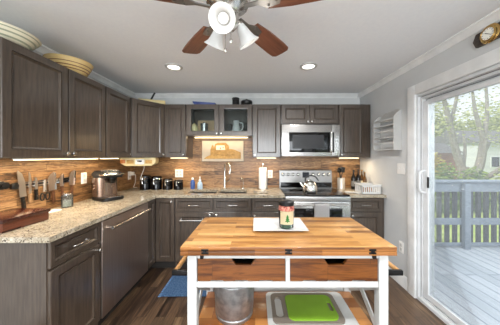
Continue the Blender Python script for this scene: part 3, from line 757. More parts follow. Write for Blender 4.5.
obj('shelf_rail', bm, 'white', t)
for x in (LX0+.014, LX1-.030):                              # crossed side braces
    for (za, zb) in ((.43, .675), (.675, .43)):
        P0 = Vector((x+.008, LY0+.05, za)); P1 = Vector((x+.008, LY1-.05, zb)); dv = P1-P0
        R = Matrix.Translation((P0+P1)/2) @ Matrix.Rotation(math.atan2(dv.z, dv.y), 4, 'X')
        bm = bmesh.new(); off = .0 if za < zb else .0085
        box(bm, -.008+off, .0+off, -dv.length/2+.012, dv.length/2-.012, -.021, .021, .001, mx=R)
        obj('side_brace', bm, 'white', t)
for sx, xx in ((-1, LX0), (1, LX1)):
    for y in (LY0+.02, LY1-.03):
        b = obj('handle_bracket', bx(min(xx+sx*.0005, xx+sx*.085), max(xx+sx*.0005, xx+sx*.085), y-.009, y+.009, .747, .773, .003), 'blackm', t)
    obj('towel_rod', tb([(xx+sx*.072, LY0+.03, .760), (xx+sx*.072, LY1-.0395, .760)], .0125, 14), 'rod', t)

# on the cart
t = thing('serving_tray', 'white rectangular ceramic tray lying on the butcher-block top', 'tray', (.155, 1.375, .9125), 0)
bm = bmesh.new()
R = []
for (hx, hy, z) in ((.120, .085, 0), (.128, .092, .0), (.150, .112, .010), (.164, .126, .015), (.165, .127, .0175), (.150, .113, .0135), (.126, .090, .005), (.0, .0, .005)):
    if hx: R.append([bm.verts.new(p) for p in ((-hx, -hy, z), (hx, -hy, z), (hx, hy, z), (-hx, hy, z))])
for a, b in zip(R, R[1:]):
    for k in range(4): bm.faces.new((a[k], a[(k+1) % 4], b[(k+1) % 4], b[k]))
bm.faces.new(R[0][::-1]); bm.faces.new(R[-1])
obj('tray', bm, 'ceramic', t)
t = thing('candle_jar', 'glass jar with a tree label and red cloth lid on white tray', 'jar', (.20, 1.34, .918)); t.scale = (1.1, 1.1, 1)
obj('glass', lz([(0, .001), (.036, .001), (.041, .006), (.042, .02), (.042, .118), (.036, .132), (.034, .138), (.0315, .138), (.033, .131), (.039, .117), (.039, .008), (0, .006)], 32), 'jarglass', t)
obj('wax', lz([(0, .0075), (.0375, .0095), (.0378, .05), (0, .052)], 28), 'wax', t)
lb = bmesh.new(); seg = 14
va = [[lb.verts.new((.0428*math.sin(a), -.0428*math.cos(a), z)) for z in (.03, .112)] for a in [(-1.05+2.1*i/seg) for i in range(seg+1)]]
for a, b in zip(va, va[1:]): lb.faces.new((a[0], b[0], b[1], a[1]))
bmesh.ops.solidify(lb, geom=lb.faces[:], thickness=-.0004)
l_ = obj('paper_label', lb, 'label', t)
bm = bmesh.new()
for (z0, z1, w_) in ((.05, .07, .014), (.063, .082, .011), (.076, .094, .008)): prism(bm, [(-w_, z0), (w_, z0), (0, z1)], -.0455, -.0436, 'y')
prism(bm, [(-.002, .044), (.002, .044), (.002, .05), (-.002, .05)], -.0455, -.0436, 'y')
obj('tree_print', bm, 'leafgreen', l_)
bm = lz([(.0385, .118), (.046, .122), (.044, .133), (.043, .148), (.036, .152), (0, .152)], 32)
obj('cloth_lid', bm, 'redcloth', t, (0, 0, -.008))
obj('lid_ring', lz([(.034, .1522), (.044, .153), (.044, .172), (.036, .178), (0, .178)], 28), 'blackm', t, (0, 0, -.008))

# on the shelf
t = thing('bucket', 'galvanised steel bucket standing on the cart lower shelf', 'bucket', (-.128, 1.31, .4008))
obj('body', lz([(0, .001), (.112, .001), (.114, .004), (.116, .022), (.113, .026), (.116, .03), (.127, .215), (.130, .218), (.127, .222), (.131, .27), (.135, .273), (.135, .279), (.129, .280), (.126, .27), (.112, .03), (.109, .010), (0, .008)], 48), 'galv', t)
for s_ in (-1, 1): obj('ear', bx(s_*.134-.004, s_*.134+.004, -.016, .016, .225, .262, .002), 'galv', t)
obj('handle', tb([(.139, 0, .245), (.156, .03, .225), (.14, .10, .20), (0, .148, .18), (-.14, .10, .20), (-.156, .03, .225), (-.139, 0, .245)], .003, 8, smooth=6), 'blackm', t)
def board(label, loc, rz, w_, d_, th, m, cut, name='cutting_board', rimm=None):
    r = .035
    def rr(hx, hy, r, n=5):
        P = []
        for cx, cy, a0 in ((hx-r, hy-r, 0), (-hx+r, hy-r, 90), (-hx+r, -hy+r, 180), (hx-r, -hy+r, 270)):
            for k in range(n): a = math.radians(a0+90*k/(n-1)); P.append((cx+r*math.cos(a), cy+r*math.sin(a)))
        return P
    bm = bmesh.new(); outer = rr(w_/2, d_/2, r)
    if not cut: prism(bm, outer, 0, th, 'z', .002)
    else:
        cxh, chx, chy = cut
        inner = [(x+cxh, y) for x, y in rr(chx, chy, min(chx, chy)*.95)]
        for z, rev in ((0, True), (th, False)):
            pass
        O0 = [bm.verts.new((x, y, 0)) for x, y in outer]; O1 = [bm.verts.new((x, y, th)) for x, y in outer]
        I0 = [bm.verts.new((x, y, 0)) for x, y in inner]; I1 = [bm.verts.new((x, y, th)) for x, y in inner]
        n = len(outer)
        for i in range(n):
            j = (i+1) % n
            bm.faces.new((O0[i], O0[j], O1[j], O1[i])); bm.faces.new((I0[j], I0[i], I1[i], I1[j]))
            bm.faces.new((O1[i], O1[j], I1[j], I1[i])); bm.faces.new((O0[j], O0[i], I0[i], I0[j]))
    o = obj(name, bm, m, None, loc, (0, 0, rz)); tag(o, label, 'cutting board', 'cutting boards on the cart shelf'); return o
board('large white plastic cutting board, bottom of the stack on the shelf', (.335, 1.315, .4012), 0, .52, .345, .012, 'white', None)
board('taupe cutting board with a loop handle under the lime green one', (.315, 1.325, .4136), 0, .42, .265, .010, 'taupe', (-.165, .022, .085))
board('lime green cutting board on top of the stack on the shelf', (.345, 1.315, .424), 0, .295, .215, .009, 'green', (.125, .012, .042))

# ------------------------------------------------------------------ counter-top things, left
YS = XL+.013                                             # face of the left splash
t = thing('wooden_box', 'glossy cherry-red wooden box on the left end of the counter', 'box', (-1.637, 1.385, .9125))
obj('body', bx(-.125, .135, -.135, .145, .0, .056, .003), 'redside', t)
obj('lid', bx(-.13, .143, -.142, .152, .0565, .080, .004), 'redwood', t)
obj('foot', bx(.1355, .139, -.14, -.04, .0, .01), 'redwood', t)
t = thing('jar', 'small clear glass jar with lid standing below the knife rack', 'jar', (-1.70, 1.90, .9125))
obj('glass', lz([(0, .001), (.04, .001), (.043, .006), (.043, .10), (.036, .11), (.034, .11), (.039, .098), (.039, .008), (0, .006)], 24), 'jarglass', t)
obj('salt', lz([(0, .0085), (.0375, .0095), (.0375, .06), (0, .062)], 20), 'paper', t)
obj('lid', lz([(.037, .1105), (.041, .112), (.041, .122), (.03, .126), (0, .126)], 24), 'steel', t)
t = obj('paper_napkin', pr([(-.035, -.09), (.035, -.075), (.045, .08), (-.03, .09)], 0, .006, 'z', .001), 'paper', None, (-1.70, 1.72, .9125)); tag(t, 'white folded napkin on the counter beside the cherry box', 'napkin')

# magnetic rack and knives on the left wall; local x along the wall, -y out from it
def onleft(y, z): return (YS+.0005, y, z)
t = thing('knife_rack', 'black magnetic double-rail knife rack on the wood backsplash', 'knife rack', onleft(1.56, 1.15), PI/2)
bm = bmesh.new(); box(bm, 0, .52, -.012, 0, -.023, .023, .002); obj('bar', bm, 'black', t)
for z in (-.012, .012): obj('rail', bx(.004, .516, -.0155, -.0122, z-.005, z+.005), 'chrome', t)
obj('end_cap', lz([(0, 0), (.024, 0), (.024, .02), (.018, .025), (0, .025)], 18, mx=Matrix.Translation((-.01, 0, 0)) @ Matrix.Rotation(PI/2, 4, 'X')), 'black', t)
def knife(label, y, ztop, bl, bw, hl, hm, tilt=0, kind='knife', bmat='blade'):
    """blade up, handle down"""
    t = thing('kitchen_knife', label, 'knife', (YS+.0168, y, 0), PI/2, 'knives on the rack')
    zt, zb = ztop, ztop-bl
    if kind == 'knife': poly = [(-bw*.35, zb), (bw*.55, zb), (bw*.55, zb+bl*.55), (bw*.25, zb+bl*.85), (-bw*.25, zt), (-bw*.4, zt-.006)]
    else: poly = [(-bw*.5, zb), (bw*.5, zb), (bw*.55, zt-.012), (bw*.25, zt), (-bw*.25, zt-.02), (-bw*.55, zt-.05)]
    R = Matrix.Translation((0, 0, zb)) @ Matrix.Rotation(tilt, 4, 'Y') @ Matrix.Translation((0, 0, -zb))
    bm = bmesh.new(); v = prism(bm, poly, -.0025, 0, 'y'); bmesh.ops.transform(bm, matrix=R, verts=bm.verts[:])
    bo = obj('blade', bm, bmat, t)
    if kind == 'cleaver':
        bm = bmesh.new(); prism(bm, [(bw*.28, zb+.002), (bw*.47, zb+.002), (bw*.51, zt-.014), (bw*.30, zt-.006)], -.0032, -.0027, 'y'); bmesh.ops.transform(bm, matrix=R, verts=bm.verts[:])
        obj('cutting_edge', bm, 'chrome', bo)
    bm = bmesh.new(); prism(bm, [(-.011, zb-.0005), (.010, zb-.0005), (.012, zb-hl*.5), (.015, zb-hl), (-.010, zb-hl), (-.009, zb-hl*.5)], -.010, .006, 'y', .002)
    bmesh.ops.transform(bm, matrix=R, verts=bm.verts[:])
    h = obj('handle', bm, hm, t)
    bm = bmesh.new()
    for q in (.25, .6): lathe(bm, [(0, 0), (.003, 0), (.003, .001), (0, .0012)], 8, mx=R @ Matrix.Translation((0, -.0103, zb-hl*q)) @ Matrix.Rotation(PI/2, 4, 'X'), cap=False)
    obj('rivet', bm, 'nickel', h)
knife('long broad chef knife with black handle, first on the rack', 1.598, 1.268, .205, .05, .105, 'black', -.09)
knife('thin slicing knife with pale handle, second on the rack', 1.650, 1.25, .17, .02, .075, 'handlet', .0)
knife('short paring knife with dark handle, third on the rack', 1.697, 1.205, .10, .022, .085, 'black', .0)
t = thing('scissors', 'black-handled kitchen scissors hanging on the knife rack', 'scissors', (YS+.0168, 1.765, 0), PI/2)
bm = bmesh.new(); prism(bm, [(-.012, 1.075), (.004, 1.075), (.0, 1.175), (-.006, 1.175)], -.004, -.001, 'y'); prism(bm, [(-.004, 1.075), (.012, 1.075), (.006, 1.175), (0, 1.175)], -.0075, -.0045, 'y'); obj('blade', bm, 'blade', t)
for s in (-1, 1):
    pts = [(s*.022+.017*math.cos(a), -.006, 1.035+.03*math.sin(a)) for a in [2*PI*k/12 for k in range(13)]]
    obj('finger_loop', tb(pts, .005, 8), 'black', t)
obj('pivot', lz([(0, 0), (.005, 0), (.005, .003), (0, .004)], 10, mx=Matrix.Translation((0, -.008, 1.083)) @ Matrix.Rotation(PI/2, 4, 'X')), 'nickel', t)
knife('wide dark cleaver with wooden handle, right of the scissors', 1.838, 1.235, .16, .068, .11, 'handlew', -.06, 'cleaver', 'bladed')
knife('narrow knife with brown wooden handle between the two cleavers', 1.925, 1.215, .115, .038, .10, 'handlew', -.03, 'cleaver', 'bladed')
knife('tall dark cleaver with wooden handle, last on the rack', 2.03, 1.245, .15, .06, .10, 'handlew', .08, 'cleaver', 'bladed')
t = obj('wall_hook', lz([(0, 0), (.03, 0), (.03, .006), (.014, .01), (.014, .025), (.024, .03), (.024, .036), (0, .038)], 20, mx=Matrix.Rotation(PI/2, 4, 'Y')), 'black', None, (YS+.0005, 1.478, 1.165)); tag(t, 'round black hook on the backsplash at the left edge', 'hook')

# outlets
def outlet(label, loc, rz, n=1, plug=False, sw=False, group='wall outlets'):
    t = thing('light_switch' if sw else 'outlet', label, 'light switch' if sw else 'outlet', loc, rz, group)
    hw = .036+.023*(n-1)
    obj('plate', bx(-hw, hw, -.006, -.0005, -.058, .058, .0025), 'outlet', t)
    for k in range(n):
        cx = (k-(n-1)/2)*.046
        if sw: obj('toggle', bx(cx-.005, cx+.005, -.016, -.0062, -.004, .012, .002), 'outlet', t)
        else:
            for z in (-.022, .022):
                f = obj('socket', bx(cx-.015, cx+.015, -.0085, -.0062, z-.017, z+.017, .002), 'slot', t)
                bm = bmesh.new()
                for s in (-.006, .006): box(bm, cx+s-.001, cx+s+.001, -.0092, -.0087, z-.003, z+.007)
                obj('slot', bm, 'black', f)
    return t
outlet('white outlet on wood backsplash left of the coffee maker', (YS+.0005, 2.19, 1.145), PI/2)
outlet('white corner outlet with a plug in it below the radio', (YS+.0005, 2.985, 1.10), PI/2)
outlet('white double outlet on the back backsplash above the smallest canister', (-1.125, YB-.0125, 1.12), 0, 2)
outlet('white outlet on the backsplash right of paper towels', (.225, YB-.0125, 1.11), 0)
outlet('white light switch on the grey wall below the plate rack', (XR-.0005, 2.235, 1.24), -PI/2, 2, sw=True, group='wall switches')
outlet('white outlet low on the grey wall beside the cart', (XR-.0005, 2.235, .405), -PI/2)
t = thing('power_adapter', 'white power adapter with cord plugged into the corner outlet', 'adapter', (YS+.011, 2.985, 1.122), PI/2)
obj('adapter_body', bx(-.022, .022, -.05, 0, -.02, .03, .005), 'outlet', t)
obj('cord', tb([(0, -.05, -.005), (.005, -.075, -.02), (.01, -.07, -.12), (.0, -.05, -.185), (.03, -.08, -.195)], .003, 6, smooth=6), 'outlet', t)

# coffee maker: front (-y) turned towards the room
t = thing('coffee_maker', 'brown and black single-serve coffee maker near the left corner', 'coffee maker', (-1.60, 2.27, .9125), math.radians(62))
def oval(hx, y0, y1, n=10, e=.55):
    P = []; cy = (y0+y1)/2; hy = (y1-y0)/2
    for k in range(4*n):
        a = 2*PI*k/(4*n); c, q = math.cos(a), math.sin(a)
        P.append((hx*math.copysign(abs(c)**e, c), cy+hy*math.copysign(abs(q)**e, q)))
    return P
obj('base', pr(oval(.115, -.17, .13), 0, .03, 'z', .004), 'black', t)
bc = mat('brown_chrome', (138, 116, 102), .2, .8)
obj('body', pr(oval(.112, -.045, .13, e=.7), .0305, .235, 'z', .006), bc, t)
obj('head', pr([(.13, .2355), (.128, .28), (.07, .308), (-.06, .306), (-.13, .282), (-.145, .2355)], -.095, .095, 'x', .012), 'black', t)
obj('silver_lid', pr([(.10, .300), (-.02, .3125), (-.09, .302), (-.09, .307), (-.02, .3185), (.10, .306)], -.075, .075, 'x'), 'nickel', t)
obj('brew_spout', lz([(0, -.06), (.028, -.058), (.045, -.02), (.045, 0), (0, 0)], 20, cx=0, cy=-.095, cz=.235), 'gloss', t)
obj('lift_handle', tb([(-.098, -.06, .262), (-.098, -.13, .27), (0, -.185, .272), (.098, -.13, .27), (.098, -.06, .262)], .010, 8, smooth=5), 'nickel', t)
obj('drip_tray', bx(-.065, .065, -.15, -.055, .0305, .036, .002), 'nickel', t)
for z in (.12, .155): obj('button', lz([(0, 0), (.011, 0), (.011, .003), (0, .004)], 14, mx=Matrix.Translation((-.1125, .03, z)) @ Matrix.Rotation(-PI/2, 4, 'Y')), 'chrome', t)

# radio under the corner cabinet
t = thing('radio', 'cream under-cabinet radio with wooden end below corner cabinet', 'radio', (-1.485, 2.70, ZU-.002), math.radians(14))
obj('case', pr([(-.20, 0), (-.205, -.03), (-.19, -.075), (-.14, -.105), (.15, -.105), (.20, -.075), (.205, -.03), (.20, 0)], -.07, .13, 'y', .006), 'cream', t)
obj('speaker', bx(-.125, -.045, -.0745, -.0705, -.075, -.03, .003), 'gold', t)
obj('speaker', bx(.085, .165, -.0745, -.0705, -.075, -.03, .003), 'gold', t)
d = obj('control_face', bx(-.03, .072, -.0745, -.0705, -.085, -.022, .003), 'outlet', t)
obj('display', bx(-.005, .045, -.0765, -.0747, -.055, -.035), 'screen', d)
obj('wooden_end', bx(-.197, -.14, -.0745, -.0705, -.07, -.025, .003), mat('orange_wood', (186, 104, 34), .4), t)
obj('cord', tb([(.03, .10, -.106), (.02, .12, -.16), (-.01, .125, -.24), (-.02, .12, -.30)], .003, 6, smooth=6), 'outlet', t)

# canisters
def canister(label, x, r, h_, y=2.93):
    t = thing('canister', label, 'canister', (x, y, .9125), 0, 'black canisters in the corner')
    obj('body', lz([(0, 0), (r, 0), (r, .004), (r, h_*.78), (r*.96, h_*.80), (0, h_*.80)], 32), 'gloss', t)
    obj('lid', lz([(r*.9, h_*.802), (r, h_*.83), (r*.97, h_*.93), (r*.7, h_*.99), (0, h_)], 32), 'dkglass', t)
    obj('clasp', tb([(0, -r-.006, h_*.42), (-.006, -r-.010, h_*.6), (0, -r-.012, h_*.78), (0, -r*.98, h_*.9)], .009, 8, smooth=4), 'chrome', t)
    obj('wire_bail', tb([(r*math.cos(a), r*math.sin(a), h_*.795) for a in [2*PI*k/24 for k in range(25)]], .003, 6), 'chrome', t)
canister('tallest black canister, farthest into the corner', -1.528, .071, .20)
canister('second tall black canister from the corner', -1.372, .071, .19)
canister('third black canister from the corner, shorter and squat', -1.216, .066, .155)
canister('smallest black canister, nearest the sink', -1.068, .064, .135)

# soap
t = thing('soap_bottle', 'opaque white and blue soap bottle left of the pump dispenser', 'bottle', (-.885, 2.985, .9125))
obj('body', lz([(0, 0), (.03, 0), (.032, .006), (.032, .09), (.026, .11), (.014, .125), (.014, .13)], 20), 'bluesoap', t)
obj('cap', lz([(.016, .1305), (.017, .15), (.012, .158), (0, .158)], 16), 'paper', t)
t = thing('soap_dispenser', 'clear pump soap dispenser with white pump beside the sink', 'bottle', (-.775, 2.96, .9125))
obj('body', lz([(0, 0), (.036, 0), (.04, .008), (.036, .06), (.03, .09), (.016, .108), (.014, .112)], 20), 'clearsoap', t)
obj('pump', tb([(0, 0, .112), (0, 0, .165), (.004, -.02, .172), (.006, -.045, .166)], .007, 8, smooth=3), 'paper', t)
obj('collar', lz([(.017, .112), (.017, .13), (.01, .136), (0, .136)], 16), 'paper', t)
t = obj('sponge', bx(-.05, .05, -.03, .03, 0, .025, .006), mat('sponge_yellow', (206, 190, 96), .9, noise=(160, 170, 90), nscale=60), None, (-.70, 2.72, ZT-.178), (0, 0, .3)); tag(t, 'yellow-green sponge lying in the left sink bowl', 'sponge')

# paper towels
t = thing('paper_towel_holder', 'white paper towel roll on an upright nickel holder', 'paper towel holder', (.107, 2.93, .9125))
obj('base', lz([(0, 0), (.075, 0), (.075, .008), (.06, .014), (0, .014)], 28), 'nickel', t)
obj('pole', tb([(0, 0, .014), (0, 0, .335)], .007, 10), 'nickel', t)
obj('finial', lz([(0, .33), (.012, .335), (.014, .347), (.006, .36), (0, .362)], 14), 'nickel', t)
obj('roll', lz([(.018, .0155), (.053, .0155), (.054, .02), (.054, .295), (.053, .299), (.018, .299), (.018, .0155)], 32, cap=False), 'paper', t)
obj('arm', tb([(.068, 0, .01), (.068, 0, .20), (.066, -.004, .215)], .004, 8), 'nickel', t)
bm = bmesh.new()
n = 12
g = [[bm.verts.new((-.09+.18*i/n, -.05+.1*j/6, .006+.006*math.sin(i*1.3)*math.cos(j*.9))) for j in range(7)] for i in range(n+1)]
for i in range(n):
    for j in range(6): bm.faces.new((g[i][j], g[i+1][j], g[i+1][j+1], g[i][j+1]))
bmesh.ops.solidify(bm, geom=bm.faces[:], thickness=.005)
o = obj('dishcloth', bm, mat('cloth_check', (226, 222, 214), .9, noise=(150, 140, 128), nscale=40), None, (.075, 2.645, .9135)); tag(o, 'crumpled pale dishcloth on the counter below the paper towels', 'cloth')

# carved picture
t = thing('carved_picture', 'pale wall plaque with a golden wood carving above the sink', 'picture', (-.475, YB-.0125, 1.29))
obj('back_board', bx(-.305, .305, -.016, -.0005, .012, .31, .002), mat('pale_board', (206, 192, 170), .6), t)
bm = bmesh.new(); box(bm, -.312, .312, -.028, -.0005, 0, .0115, .001); box(bm, -.312, -.3055, -.024, -.0005, .012, .318); box(bm, .3055, .312, -.024, -.0005, .012, .318); box(bm, -.305, .305, -.024, -.0005, .3105, .318)
obj('frame', bm, mat('weathered_frame', (136, 116, 96), .6), t)
cv = lambda a, b: (-.305+(a-18)/387*.61, .31-(b-108)/190*.30)
poly = [cv(*p) for p in ((34, 276), (60, 255), (95, 240), (96, 190), (110, 150), (120, 145), (130, 168), (142, 136), (165, 126), (240, 126), (270, 155), (270, 182), (320, 190), (380, 216), (380, 276))]
cvo = obj('carving', pr(poly, -.024, -.0165, 'y', .001), 'gold', t)
obj('carved_opening', pr([cv(*p) for p in ((150, 150), (228, 150), (234, 192), (150, 192))], -.0258, -.0243, 'y'), mat('pale_inset', (232, 220, 196), .6), cvo)
bm = bmesh.new()
for a, b, r in ((190, 176, .012), (215, 170, .010), (120, 215, .014), (165, 230, .012), (300, 235, .016), (250, 240, .012)): lathe(bm, [(0, -.0), (r, 0), (r*.6, .004), (0, .005)], 10, mx=Matrix.Translation((cv(a, b)[0], -.0262, cv(a, b)[1])) @ Matrix.Rotation(PI/2, 4, 'X'), cap=False)
obj('carved_relief', bm, 'gold', cvo)

# stove-top and right counter
t = thing('kettle', 'polished steel tea kettle with black handle on the stove', 'kettle', (.685, 2.62, .9192))
obj('body', lz([(0, 0), (.080, 0), (.090, .01), (.094, .04), (.090, .08), (.072, .118), (.047, .140), (.03, .147), (.0, .148)], 36), 'chrome', t)
obj('lid', lz([(.032, .1485), (.03, .153), (.012, .158), (.008, .163), (.012, .168), (.010, .174), (0, .176)], 20), 'chrome', t)
obj('spout', tb([(-.075, 0, .07), (-.105, 0, .10), (-.125, 0, .13)], [.022, .012], 12, smooth=5), 'chrome', t)
obj('handle', tb([(-.058, 0, .135), (-.05, 0, .185), (0, 0, .212), (.065, 0, .20), (.108, 0, .15)], .009, 10, smooth=6), 'black', t)
YC = 2.95
t = thing('utensil_crock', 'cream utensil crock on the counter right of the stove', 'crock', (1.205, 2.94, .9125))
obj('crock', lz([(0, 0), (.046, 0), (.05, .004), (.05, .155), (.048, .158), (.043, .156), (.043, .01), (0, .008)], 28), mat('steel_crock', (200, 192, 182), .3, .5), t)
def utensil(label, x, y, dx, dy, head, name):
    t = thing(name, label, name.split('_')[-1] if name != 'serving_spoon' else 'spoon', (1.205+x, 2.94+y, .9275), 0, 'utensils in the crock')
    tip = Vector((dx, dy, .235)); obj('handle', tb([(0, 0, 0), tip], .006, 8), 'black', t)
    if head == 'spoon': bm = lz([(0, .05), (.020, .044), (.032, .02), (.03, 0), (.012, -.03), (0, -.032)], 16)
    elif head == 'flat': bm = bx(-.03, .03, -.004, .004, -.02, .055, .003)
    else: bm = lz([(0, -.02), (.025, -.015), (.038, .012), (.04, .022), (.036, .020), (.02, -.008), (0, -.012)], 18)
    bmesh.ops.scale(bm, vec=(1, .5, 1), verts=bm.verts[:]) if head == 'spoon' else None
    obj('head', bm, 'black', t, tip+Vector((0, 0, .005)), (0, math.atan2(dx, .235), 0))
utensil('black ladle leaning left out of the crock', .016, -.020, -.045, .0, 'ladle', 'ladle')
utensil('black serving spoon upright in the crock', -.012, -.027, .012, .08, 'spoon', 'serving_spoon')
utensil('black spatula leaning right out of the crock', -.016, .020, .045, .0, 'flat', 'spatula')
def bottle(label, x, y, r, h_, m, cap, group):
    t = thing('bottle', label, 'bottle', (x, y, .9125), 0, group)
    obj('body', lz([(0, 0), (r, 0), (r, .005), (r, h_*.55), (r*.8, h_*.66), (r*.36, h_*.76), (r*.34, h_*.93), (0, h_*.93)], 22), m, t)
    obj('cap', lz([(r*.40, h_*.931), (r*.42, h_*.99), (r*.3, h_), (0, h_)], 16), cap, t)
    obj('label', lz([(r+.0004, h_*.15), (r+.0008, h_*.16), (r+.0008, h_*.42), (r+.0004, h_*.43)], 22, cap=False), 'label' if m == 'amber' else 'grayprint', t)
bottle('left dark glass bottle between the crock and the oils', 1.395-.01, 2.95, .033, .27, 'dkglass', 'black', 'bottles right of the stove')
bottle('right dark glass bottle, next to the amber oils', 1.462-.002, 2.97, .032, .275, 'dkglass', 'black', 'bottles right of the stove')
bottle('left amber oil bottle behind the white basket', 1.495, 2.86, .025, .25, 'amber', 'brass', 'bottles right of the stove')
bottle('right amber oil bottle behind the white basket', 1.525, 3.0, .026, .27, 'amber', 'brass', 'bottles right of the stove')
# basket
t = thing('basket', 'white slotted plastic basket at the right end of counter', 'basket', (1.415, 2.64, .9125))
bm = bmesh.new()
bw, bd, bh = .115, .09, .11
def slotted(bm, p0, p1, n, th):
    p0, p1 = Vector(p0), Vector(p1); d = (p1-p0); L = d.length; a = math.atan2(d.y, d.x)
    R = Matrix.Translation(p0) @ Matrix.Rotation(a, 4, 'Z')
    box(bm, 0, L, 0, th, .0, .025, mx=R); box(bm, 0, L, 0, th, bh-.022, bh, mx=R)
    for k in range(n+1): x = (L-.012)*k/n; box(bm, x, x+.012, 0, th, .025, bh-.022, mx=R)
slotted(bm, (-bw, -bd, 0), (bw, -bd, 0), 9, .004); slotted(bm, (bw, -bd, 0), (bw, bd, 0), 7, .004); slotted(bm, (bw, bd, 0), (-bw, bd, 0), 9, .004); slotted(bm, (-bw, bd, 0), (-bw, -bd, 0), 7, .004)
box(bm, -bw, bw, -bd, bd, -.0, .004)
obj('basket', bm, 'ceramic', t)
obj('rim', tb([(-bw-.004, -bd-.004, bh), (bw+.004, -bd-.004, bh), (bw+.004, bd+.004, bh), (-bw-.004, bd+.004, bh), (-bw-.004, -bd-.004, bh)], .006, 8), 'ceramic', t)
for i, (x, y, r, lab) in enumerate(((-.05, 0, .035, 'brown onion at the left in the white basket'), (.03, .02, .038, 'brown onion at the right in the white basket'))):
    o = obj('onion', lz([(0, 0), (r*.5, .003), (r*.95, r*.6), (r, r), (r*.8, r*1.5), (r*.3, r*1.9), (.006, r*2.3), (0, r*2.4)], 18), mat('onion_skin', (150, 104, 60), .5, noise=(178, 132, 84)), None, (1.415+x, 2.64+y, .917)); tag(o, lab, 'onion', 'onions in the basket')
t = thing('spoon_rest', 'white spoon rest lying between stove and basket', 'spoon rest', (1.19, 2.66, .9125), -.1)
obj('dish', lz([(0, .002), (.035, .0), (.05, .004), (.055, .012), (.05, .011), (.034, .006), (0, .005)], 24), 'ceramic', t)
obj('handle', tb([(.05, -.01, .009), (.075, -.05, .008), (.09, -.09, .007)], .009, 8, smooth=3), 'ceramic', t)

# ------------------------------------------------------------------ on top of the wall cabinets
ZTOP = ZU+HU+.001
def bowl(label, loc, r, h_, m, stripe, bands):
    t = thing('bowl', label, 'bowl', loc, 0, 'bowls on the wall cabinets')
    pf = lambda s: (r*(.52+.48*s**.55), h_*s)
    prof = [(0, .001), (r*.5, 0)]+[pf(s/10) for s in range(0, 11)]
    prof += [(r*1.012, h_*1.02), (r*.97, h_*1.01)]+[(pf(s/10)[0]-.008, pf(s/10)[1]+.004) for s in range(9, -1, -1)]+[(0, .006)]
    obj('bowl', lz(prof, 48), m, t)
    for a, b in bands:
        bm = bmesh.new(); P = [pf(a+(b-a)*k/4) for k in range(5)]
        lathe(bm, [(p[0]+.0012, p[1]) for p in P]+[(p[0]-.001, p[1]) for p in P[::-1]]+[(P[0][0]+.0012, P[0][1])], 48, cap=False)
        obj('glaze_stripe', bm, stripe, t)
bowl('wide cream bowl with green-grey stripes on the leftmost cabinet', (-1.60, 1.31, ZTOP), .187, .07, mat('cream_glaze', (222, 216, 194), .2), mat('sage_stripe', (150, 156, 132), .3), ((.2, .3), (.5, .6), (.8, .88)))
bowl('yellow bowl with brown stripes on the left double cabinet', (-1.615, 1.83, ZTOP), .165, .115, mat('yellow_glaze', (214, 186, 130), .2), mat('brown_stripe', (122, 80, 48), .3), ((.28, .34), (.46, .52), (.68, .73)))
t = thing('serving_block', 'low ivory block with a dark rod on the corner cabinet', 'block', (-1.37, 2.80, ZTOP), math.radians(22))
obj('block', bx(-.16, .16, -.06, .06, 0, .045, .006), 'cream', t)
obj('rod', tb([(-.02, 0, .046), (.03, 0, .15)], .011, 10), 'black', t)
t = obj('platter', pr([(-.13, 0), (.13, 0), (.155, .02), (.15, .03), (-.155, .05), (-.165, .045)], -.05, .05, 'y', .004), 'bluegl', None, (-.69, 2.90, ZTOP)); tag(t, 'blue glazed oblong dish on top of the glass-door cabinet', 'dish')
t = thing('black_canister', 'small black cylindrical canister on the glass-door cabinet', 'canister', (-.265, 2.89, ZTOP))
obj('body', lz([(0, 0), (.047, 0), (.047, .075), (.04, .08), (0, .08)], 24), 'black', t)
obj('lid', lz([(.045, .0805), (.05, .082), (.05, .10), (.045, .104), (0, .104)], 24), 'black', t)
t = thing('black_pot', 'squat black lidded pot right of the small black canister', 'pot', (-.115, 2.90, ZTOP))
obj('body', lz([(0, 0), (.06, 0), (.075, .015), (.08, .05), (.076, .054), (0, .054)], 28), 'black', t)
obj('lid', lz([(.079, .0545), (.07, .068), (.04, .078), (.014, .08), (.014, .09), (0, .092)], 28), 'black', t)
# inside the glass-door cabinet (floor of the cabinet at 1.666)
ZI = 1.6665
t = thing('steel_canister', 'steel canister in front of a tan box behind the left glass door', 'canister', (-.70, 2.90, ZI))
obj('body', lz([(0, 0), (.05, 0), (.052, .004), (.052, .14), (0, .14)], 28), 'steel', t)
obj('lid', lz([(.053, .1405), (.054, .155), (.02, .162), (.012, .175), (0, .176)], 24), 'steel', t)
o = obj('wooden_box', bx(-.12, .12, -.04, .04, 0, .22, .004), 'cabin', None, (-.70, 3.05, ZI)); tag(o, 'tan wooden box standing behind the steel canister in the glass cabinet', 'box')
t = thing('ceramic_jar', 'cream ceramic jar behind the left glass cabinet door', 'jar', (-.845, 2.92, ZI))
obj('body', lz([(0, 0), (.05, 0), (.058, .05), (.05, .12), (.04, .135), (0, .135)], 24), 'cream', t)
obj('lid', lz([(.042, .1355), (.045, .14), (.02, .155), (.008, .17), (0, .172)], 20), 'cream', t)
t = thing('white_pitcher', 'white ceramic pitcher behind the right glass cabinet door', 'pitcher', (-.26, 2.93, ZI))
obj('body', lz([(0, 0), (.045, 0), (.06, .05), (.05, .12), (.036, .16), (.044, .20), (.040, .20), (.032, .16), (0, .15)], 28), 'ceramic', t)
obj('handle', tb([(.04, 0, .175), (.085, 0, .165), (.09, 0, .10), (.057, 0, .06)], .008, 8, smooth=5), 'ceramic', t)
